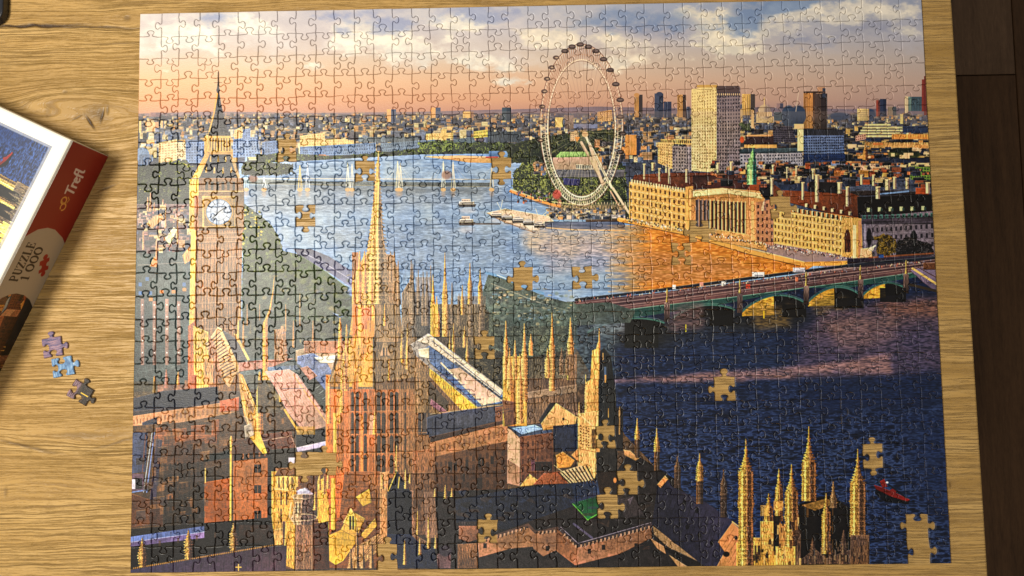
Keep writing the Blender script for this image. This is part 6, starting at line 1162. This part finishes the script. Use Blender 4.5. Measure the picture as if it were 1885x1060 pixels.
for q, (t, r, b, l), m, lab in LOOSE:
    W4 = [unproj(x, y, 0)[:2] for x, y in q]; c = np.mean(W4, 0); ax = (W4[1] - W4[0]) + (W4[2] - W4[3]); ang = math.atan2(ax[1], ax[0])
    R2 = np.array([[math.cos(-ang), -math.sin(-ang)], [math.sin(-ang), math.cos(-ang)]]); A, B, C_, D = [R2 @ (p - c) for p in W4]
    rr = lambda: rj.randn(8).clip(-1, 1) * .6
    nx = lambda p, q_, s: np.array([-(q_ - p)[1], (q_ - p)[0]]) / np.linalg.norm(q_ - p) * s
    top = (edge(A, B, nx(A, B, -1), t, rr(), False) + [B])[::-1]; right = (edge(B, C_, nx(B, C_, 1), r, rr(), False) + [C_])[::-1]
    bot = edge(D, C_, nx(D, C_, -1), b, rr(), False) + [C_]; left = edge(A, D, nx(A, D, 1), l, rr(), False) + [D]
    P = np.array(left[:-1] + bot[:-1] + right[:-1] + top[:-1])
    V, F, FM = piece_geom(P, (0, 0), 0, np.zeros(2))
    me = mesh('loose_puzzle_piece', V, F, (m, M_BOARD), FM)
    o = new_obj('loose_puzzle_piece', me, None, label=lab, category='puzzle piece', group='loose puzzle pieces beside the box'); o.location = (c[0], c[1], 0); o.rotation_euler[2] = ang

# ---------------------------------------------------------------- table
TZ = -THICK
ea = unproj(1752, 0, TZ); eb = unproj(1819, 1060, TZ); ed = (eb - ea) / np.linalg.norm(eb - ea)
e0 = ea - ed * .35; e1 = eb + ed * .35; inn = np.array([ed[1], -ed[0], 0]); inn = inn if inn[0] < 0 else -inn
table = empty('dining_table', (0, 0, TZ), label='light oak table with horizontal grain under the puzzle and the box', category='table')
def slab_profile():
    c0, c1, c2, c3 = e0, e1, e1 + inn * 1.15, e0 + inn * 1.15
    V = []; F = []; prof = [(0.0016, 0), (.0005, -.0004), (0, -.0014), (0, -.0284), (.001, -.030)]
    for dd, z in prof:
        for k, p in enumerate((c0, c1, c2, c3)):
            s = (inn if k in (0, 1) else -inn) * dd + (ed if k in (0, 3) else -ed) * dd
            V.append((p[0] + s[0], p[1] + s[1], z))
    for k in range(len(prof) - 1):
        for i in range(4): a = k * 4 + i; b = k * 4 + (i + 1) % 4; F.append((a, b, b + 4, a + 4))
    F.append((3, 2, 1, 0)); n = (len(prof) - 1) * 4; F.append((n, n + 1, n + 2, n + 3)); return V, F
V, F = slab_profile(); top = mesh('tabletop', V, F, (M_WOOD,)); top.validate()
import bmesh
bm = bmesh.new(); bm.from_mesh(top); bmesh.ops.recalc_face_normals(bm, faces=bm.faces); bm.to_mesh(top); bm.free()
new_obj('tabletop', top, table)

# ---------------------------------------------------------------- floor of long dark planks
FZ = -.76
M_F = [floor_mat('dark_plank_%d' % k, k * 3.7, k == 0) for k in range(3)]
sub = mesh('floor', [(-2.2, -2, FZ - .012), (2.6, -2, FZ - .012), (2.6, 2, FZ - .012), (-2.2, 2, FZ - .012)], [(0, 1, 2, 3)], (mat('floor_joint', lin((16, 12, 10)), .8)[0],))
floor = new_obj('floor', sub, None, kind='structure')
def plank(x0, x1, y0, y1, m):
    g = .0011; h = .0016; V = []
    for d, z in ((g, -.012), (g, -h), (g + h, 0)):
        V += [(x0 + d, y0 + d, z), (x1 - d, y0 + d, z), (x1 - d, y1 - d, z), (x0 + d, y1 - d, z)]
    F = [(a + k * 4, (a + 1) % 4 + k * 4, (a + 1) % 4 + 4 + k * 4, a + 4 + k * 4) for k in range(2) for a in range(4)] + [(8, 9, 10, 11)]
    o = new_obj('plank', mesh('plank', V, F, (m,)), floor); o.location = (0, 0, FZ)
jx = float(unproj(1881, 300, FZ)[0]); jy = float(unproj(1825, 137, FZ)[1]); PWD = .192
for c in range(-4, 5):
    x0 = jx - PWD + c * PWD; off = [0, .5, .23][c % 3]
    ys = [jy + (k - 2 + off if c else k - 2) * 1.29 for k in range(6)]
    for k in range(5):
        y0, y1 = max(ys[k], -2), min(ys[k + 1], 2)
        if y1 - y0 < .05: continue
        plank(x0, x0 + PWD, y0, y1, M_F[0] if (c == 0 and k == 2) else M_F[1 + (c + k) % 2])

# ---------------------------------------------------------------- puzzle box
BH = .0535; BT = TZ + BH
cA = unproj(131, 257, BT); p1 = unproj(0, 197, BT); p2 = unproj(0, 512, BT)
d1 = (p1 - cA)[:2]; d1 /= np.linalg.norm(d1); d2 = (p2 - cA)[:2]; d2 /= np.linalg.norm(d2)
dm = d1 + d2   # square the corner up
h_ = dm / np.linalg.norm(dm); pr = np.array([-h_[1], h_[0]]); s1 = 1 if d1 @ pr > 0 else -1
d1 = (h_ + pr * s1) / math.sqrt(2); d2 = (h_ - pr * s1) / math.sqrt(2)
print('box corner angle', math.degrees(math.acos(np.clip((p1 - cA)[:2] @ (p2 - cA)[:2] / np.linalg.norm((p1 - cA)[:2]) / np.linalg.norm((p2 - cA)[:2]), -1, 1))))
BL1, BL2 = .27, .395
bxo = empty('puzzle_box', (float(cA[0]), float(cA[1]), TZ), label='white and red cardboard puzzle box with a harbour picture on its lid, at the left', category='box')
# local frame: s along the red side (d2), t along the short side (d1), z up
def L3(s, t, z): return (d2[0] * s + d1[0] * t, d2[1] * s + d1[1] * t, z)
M_WHITE = mat('white_coated_card', lin((236, 232, 220)), .38, .5)[0]
def boxmesh():
    V = []; F = []; prof = [(0, 0), (0, BH - .0016), (.0005, BH - .0005), (.0016, BH)]
    for d, z in prof: V += [L3(d, d, z), L3(BL2 - d, d, z), L3(BL2 - d, BL1 - d, z), L3(d, BL1 - d, z)]
    n = 4
    for k in range(3):
        for a in range(4): F.append((k * 4 + a, k * 4 + (a + 1) % 4, k * 4 + 4 + (a + 1) % 4, k * 4 + 4 + a))
    F.append((12, 13, 14, 15)); F.append((3, 2, 1, 0)); me = mesh('lid', V, F, (M_WHITE,))
    bm = bmesh.new(); bm.from_mesh(me); bmesh.ops.recalc_face_normals(bm, faces=bm.faces); bm.to_mesh(me); bm.free(); return me
new_obj('lid', boxmesh(), bxo)
# --- printed side: image drawn in side coordinates, u along s (0..BL2), v down from the top edge
SW, SH = 1600, int(1600 * BH / BL2)
side = np.zeros((SH, SW, 3), np.float32); side[:] = rgb((146, 26, 20))
SYY, SXX = np.mgrid[0:SH, 0:SW].astype(np.float32); SXX += .5; SYY += .5; SPX = SW / BL2
def side_uv(px, py):
    """photograph pixel -> metres along the side and down it"""
    d = RC @ np.array([(px - 942.5) / FPX, -(py - 530) / FPX, -1.0]); n = np.array([d1[0], d1[1], 0.0]); o = np.array([cA[0], cA[1], TZ])
    t = ((o - CAM) @ n) / (d @ n); P = CAM + d * t; return float((P - o)[:2] @ d2), float(BT - P[2])
def s_blend(mk, c): side[:] = side * (1 - mk[..., None]) + rgb(c) * mk[..., None]
def s_line(pts, w_, c):
    for (x0, y0), (x1, y1) in zip(pts[:-1], pts[1:]):
        dx, dy = x1 - x0, y1 - y0; L = dx * dx + dy * dy + 1e-9; t = np.clip(((SXX - x0) * dx + (SYY - y0) * dy) / L, 0, 1)
        s_blend(np.clip((w_ / 2 - np.hypot(SXX - x0 - t * dx, SYY - y0 - t * dy)) + .5, 0, 1), c)
for nm, q in (('brandT', (127.5, 346)), ('brandl', (149.6, 308)), ('logo', (118, 370)), ('arcL', (45, 431)), ('apex', (86, 417)), ('arcR', (118, 443)), ('PUZ0', (18.5, 516)), ('PUZ1', (58, 445)), ('1000a', (40, 514)), ('1000b', (69, 453)), ('icon', (75, 487)), ('darkL', (0, 547)), ('darkapex', (29, 539)), ('darkR', (58, 561))):
    u_, v_ = side_uv(*q); print(nm, round(u_ * SPX), round(v_ * SPX), SH)
# lettering: glyph strokes in a 0..1 box, x right, y up; T = thick stem, t = thin stroke
def arc_pts(cx, cy, rx, ry, a0, a1, n=14): return [(cx + rx * math.cos(math.radians(a0 + (a1 - a0) * k / n)), cy + ry * math.sin(math.radians(a0 + (a1 - a0) * k / n))) for k in range(n + 1)]
GL = {
    'P': [('T', [(.22, 0), (.22, 1)]), ('t', [(.08, .02), (.42, .02)]), ('t', [(.08, .98), (.5, .98)]), ('m', [(.5, .98)] + arc_pts(.5, .74, .3, .24, 90, -90) + [(.22, .5)])],
    'U': [('T', [(.2, 1), (.2, .35)] + arc_pts(.5, .32, .3, .3, 180, 300)), ('t', arc_pts(.5, .32, .3, .3, 300, 360) + [(.8, 1)]), ('t', [(.06, .98), (.36, .98)]), ('t', [(.66, .98), (.94, .98)])],
    'Z': [('t', [(.12, .97), (.86, .97)]), ('T', [(.84, .95), (.14, .05)]), ('t', [(.12, .03), (.88, .03)]), ('t', [(.12, .97), (.12, .78)]), ('t', [(.88, .03), (.88, .24)])],
    'L': [('T', [(.24, 0), (.24, 1)]), ('t', [(.08, .98), (.42, .98)]), ('t', [(.08, .02), (.86, .02), (.86, .26)])],
    'E': [('T', [(.24, 0), (.24, 1)]), ('t', [(.08, .98), (.82, .98), (.82, .78)]), ('t', [(.24, .52), (.62, .52)]), ('t', [(.62, .42), (.62, .62)]), ('t', [(.08, .02), (.86, .02), (.86, .24)])],
    '1': [('T', [(.52, 0), (.52, .98)]), ('t', [(.52, .98), (.28, .84)]), ('t', [(.28, .02), (.76, .02)])],
    '0': [('T', arc_pts(.5, .5, .38, .48, 110, 250)), ('T', arc_pts(.5, .5, .38, .48, -70, 70)), ('t', arc_pts(.5, .5, .38, .48, 0, 360, 24))],
    'Tb': [('T', [(.1, .92), (.95, 1.0)]), ('T', [(.55, .95), (.4, 0)])],
    'r': [('T', [(.3, .62), (.25, 0)]), ('T', [(.27, .4), (.5, .62), (.85, .6)])],
    'e': [('T', [(.2, .3), (.75, .42), (.7, .6), (.42, .64), (.2, .42), (.22, .12), (.5, 0), (.82, .12)])],
    'f': [('T', [(1.0, 1.02), (.7, 1.02), (.52, .8), (.42, -.15)]), ('T', [(.2, .56), (.9, .6)])],
    'l': [('T', [(.55, 1.05), (.42, .2), (.55, 0), (.8, .02)])],
}
def glyph(g, u0, v_base, wd, ht, col, TK=5.5, tk=2.2):
    for kind, pts in GL[g]:
        wdt = {'T': TK, 't': tk, 'm': (TK + tk) / 2}[kind]
        s_line([(u0 - x * wd, v_base - y * ht) for x, y in pts], wdt, col)
BEIGE = (186, 170, 148)
f1 = np.interp(SYY, [0, 45, 88, 130, 190, 216], [345, 312, 299, 300, 322, 340]); s_blend(np.clip(SXX - f1 + .5, 0, 1), BEIGE)
f2 = np.interp(SYY, [0, 38, 70, 99, 140, 180, 206, 216], [600, 560, 546, 541, 545, 560, 579, 588]); mk = np.clip(SXX - f2 + .5, 0, 1)
qx = 1010 - (SXX - 540) * .9; qy = 700 + SYY * 1.2
dk = sample(np.clip(qx, 240, 1740), np.clip(qy, 20, 1040)) * np.array([1.0, .86, .72], np.float32); side[:] = side * (1 - mk[..., None]) + dk * mk[..., None]
s_blend(np.clip(1 - np.abs(SXX - f1) / 1.5, 0, 1) * .5, (206, 190, 170))
for k, g in enumerate('PUZZLE'): glyph(g, 500 - k * 24, 70, 22, 40, (44, 30, 26), 6.2, 2.8)
for k, g in enumerate('1000'): glyph(g, 492 - k * 31 + (4 if k == 0 else 0)  , 120, 24 if k == 0 else 30, 40, (44, 30, 26), 6.2, 2.8)
# brand lettering and its looped mark
WH = (226, 206, 196)
uu = 172
for g, wd in (('Tb', 26), ('r', 20), ('e', 19), ('f', 17), ('l', 15)): glyph(g, uu, 130, wd * 1.18, 46, WH, 8, 8); uu -= wd * .98
for cx, cy in ((212, 112), (190, 100)): s_line([(cx + 5 + 12 * math.cos(a / 10), cy + 13 * math.sin(a / 10)) for a in range(0 if cx > 200 else -20, 56 if cx > 200 else 45)], 5.5, (224, 160, 74))
s_line([(204, 104), (199, 92), (190, 88)], 4, (206, 142, 60)); s_line([(200, 120), (188, 126), (180, 114)], 4, (206, 142, 60))
# red piece mark
ic = (431, 166); ca_, sa_ = math.cos(.5), math.sin(.5)
def rotp(x, y): return (ic[0] + x * ca_ - y * sa_, ic[1] + x * sa_ + y * ca_)
def s_disc(cx, cy, r, c): s_blend(np.clip(r - np.hypot(SXX - cx, SYY - cy) + .5, 0, 1), c)
RED = (160, 34, 22)
sx_ = (SXX - ic[0]) * ca_ + (SYY - ic[1]) * sa_; sy_ = -(SXX - ic[0]) * sa_ + (SYY - ic[1]) * ca_
s_blend(((np.abs(sx_) < 25) & (np.abs(sy_) < 22)).astype(np.float32), RED)
for x, y in ((34, 0), (-34, 2)): s_disc(*rotp(x, y), 10.5, RED); s_disc(*rotp(x * .75, y), 6, RED)
for x, y in ((0, 19), (2, -19)): s_disc(*rotp(x, y), 9, BEIGE); s_disc(*rotp(x, y * 1.3), 6, BEIGE)
side *= (1 + .04 * (np.random.RandomState(2).rand(SH, SW, 1).astype(np.float32) - .5))
IMS = make_image('side_print', side)
# lid picture: the same view, upper edge away from the red side
LW, LH = 1100, 760; ly, lx = np.mgrid[0:LH, 0:LW]
wxl = ((lx + .5) / LW - .5) * PWID; wyl = (.5 - (ly + .5) / LH) * PHEI; pl = proj(np.stack([wxl, wyl, np.zeros_like(wxl)], -1))
lidp = np.clip(sample(pl[..., 0], pl[..., 1]) * np.array([1.2, 1.42, 1.5], np.float32), 0, 1)
frame = np.minimum(np.minimum(lx, LW - 1 - lx), np.minimum(ly, LH - 1 - ly)); fm_ = np.clip((7 - frame) * .5, 0, 1)[..., None] * .75
lidp = lidp * (1 - fm_) + rgb((176, 176, 186)) * fm_
IML = make_image('lid_print', lidp)
def sheet(name, quad, im, th, nrm, rough, parent):
    """thin glued sheet: quad TL, TR, BR, BL in box coordinates"""
    n_ = np.array(nrm); V = [np.array(q) for q in quad] + [np.array(q) + n_ * th for q in quad]
    me = mesh(name, V, [(4, 5, 6, 7), (0, 1, 5, 4), (1, 2, 6, 5), (2, 3, 7, 6), (3, 0, 4, 7)], (print_mat(name + '_ink', im, rough, False), M_WHITE), [0, 1, 1, 1, 1])
    uv = me.uv_layers.new(name='print'); UVS = [(0, 1), (1, 1), (1, 0), (0, 0)]
    for p in me.polygons:
        for li in p.loop_indices: uv.data[li].uv = UVS[me.loops[li].vertex_index % 4]
    bm = bmesh.new(); bm.from_mesh(me); bmesh.ops.recalc_face_normals(bm, faces=bm.faces); bm.to_mesh(me); bm.free()
    return new_obj(name, me, parent)
e_ = .0006
sheet('side_panel', [L3(e_, 0, BH - .0024), L3(BL2 - e_, 0, BH - .0024), L3(BL2 - e_, 0, .0004), L3(e_, 0, .0004)], IMS, .0003, L3(0, -1, 0), .45, bxo)
B_ = .0112
# picture right edge is nearest the corner (small s)
sheet('lid_picture', [L3(BL2 - B_, BL1 - B_, BH), L3(B_, BL1 - B_, BH), L3(B_, B_, BH), L3(BL2 - B_, B_, BH)], IML, .00025, (0, 0, 1), .38, bxo)

# ---------------------------------------------------------------- things cut by the frame
def rounded_slab(name, w_, h_, r, z0, z1, m, bev=.001, n=8, parent=None):
    P = []
    for cx, cy, a in ((w_ / 2 - r, h_ / 2 - r, 0), (-w_ / 2 + r, h_ / 2 - r, 90), (-w_ / 2 + r, -h_ / 2 + r, 180), (w_ / 2 - r, -h_ / 2 + r, 270)):
        P += [(cx + r * math.cos(math.radians(a + 90 * k / n)), cy + r * math.sin(math.radians(a + 90 * k / n))) for k in range(n + 1)]
    P = np.array(P); N_ = len(P); V = []; F = []
    for d, z in ((bev, z0), (0, z0 + bev), (0, z1 - bev), (bev * .3, z1 - bev * .3), (bev, z1)): V += [(x, y, z) for x, y in inset(P, d)]
    for k in range(4):
        for i in range(N_): a = k * N_ + i; b = k * N_ + (i + 1) % N_; F.append((a, b, b + N_, a + N_))
    F.append(tuple(range(4 * N_, 5 * N_))); F.append(tuple(range(N_))[::-1])
    return new_obj(name, mesh(name, V, F, (m,)), parent)
M_NAVY = mat('dark_rubber', (.012, .014, .022), .35)[0]; M_GLASS = mat('dark_screen_glass', (.006, .007, .010), .08)[0]
pc = unproj(5.5, 42, TZ + .006)
ph = empty('phone', (float(pc[0]) - .036, float(pc[1]) + .075, TZ), label='black phone in a dark case, just inside the upper left corner', category='phone')
rounded_slab('case', .074, .152, .012, 0, .0085, M_NAVY, .0012, parent=ph); rounded_slab('screen', .066, .144, .009, .0086, .0090, M_GLASS, .0002, parent=ph)
SZ = -.28; sc_ = unproj(1538, -103, SZ); sr = 250 / (FPX / (CAM[2] - SZ))
M_BLK = mat('black_vinyl', (.008, .008, .009), .5)[0]; M_BLK2 = mat('black_steel', (.012, .012, .013), .35)[0]
st = empty('stool', (float(sc_[0]), float(sc_[1]), FZ), label='black round stool under the table, its seat showing beyond the table edge at the top', category='stool')
def lathe(name, prof, m, parent, loc=(0, 0, 0), n=48):
    V = []; F = []
    for r, z in prof: V += [(r * math.cos(2 * math.pi * k / n), r * math.sin(2 * math.pi * k / n), z) for k in range(n)]
    for j in range(len(prof) - 1):
        for k in range(n): a = j * n + k; b = j * n + (k + 1) % n; F.append((a, b, b + n, a + n))
    F.append(tuple(range(n))[::-1]); F.append(tuple(range((len(prof) - 1) * n, len(prof) * n)))
    o = new_obj(name, mesh(name, V, F, (m,), smooth=False), parent); o.location = loc; return o
hs = SZ - FZ
lathe('seat', [(sr - .012, hs - .05), (sr - .003, hs - .046), (sr, hs - .035), (sr, hs - .015), (sr - .004, hs - .005), (sr - .014, hs)], M_BLK, st, n=96)
for k in range(4):
    a = math.radians(45 + 90 * k); bot = Vector(((sr - .02) * math.cos(a), (sr - .02) * math.sin(a), 0)); tp = Vector(((sr - .05) * math.cos(a), (sr - .05) * math.sin(a), hs - .05))
    o = lathe('leg', [(.011, 0), (.012, .004), (.012, (tp - bot).length)], M_BLK2, st, bot, 16); o.rotation_euler = (tp - bot).to_track_quat('Z', 'Y').to_euler()
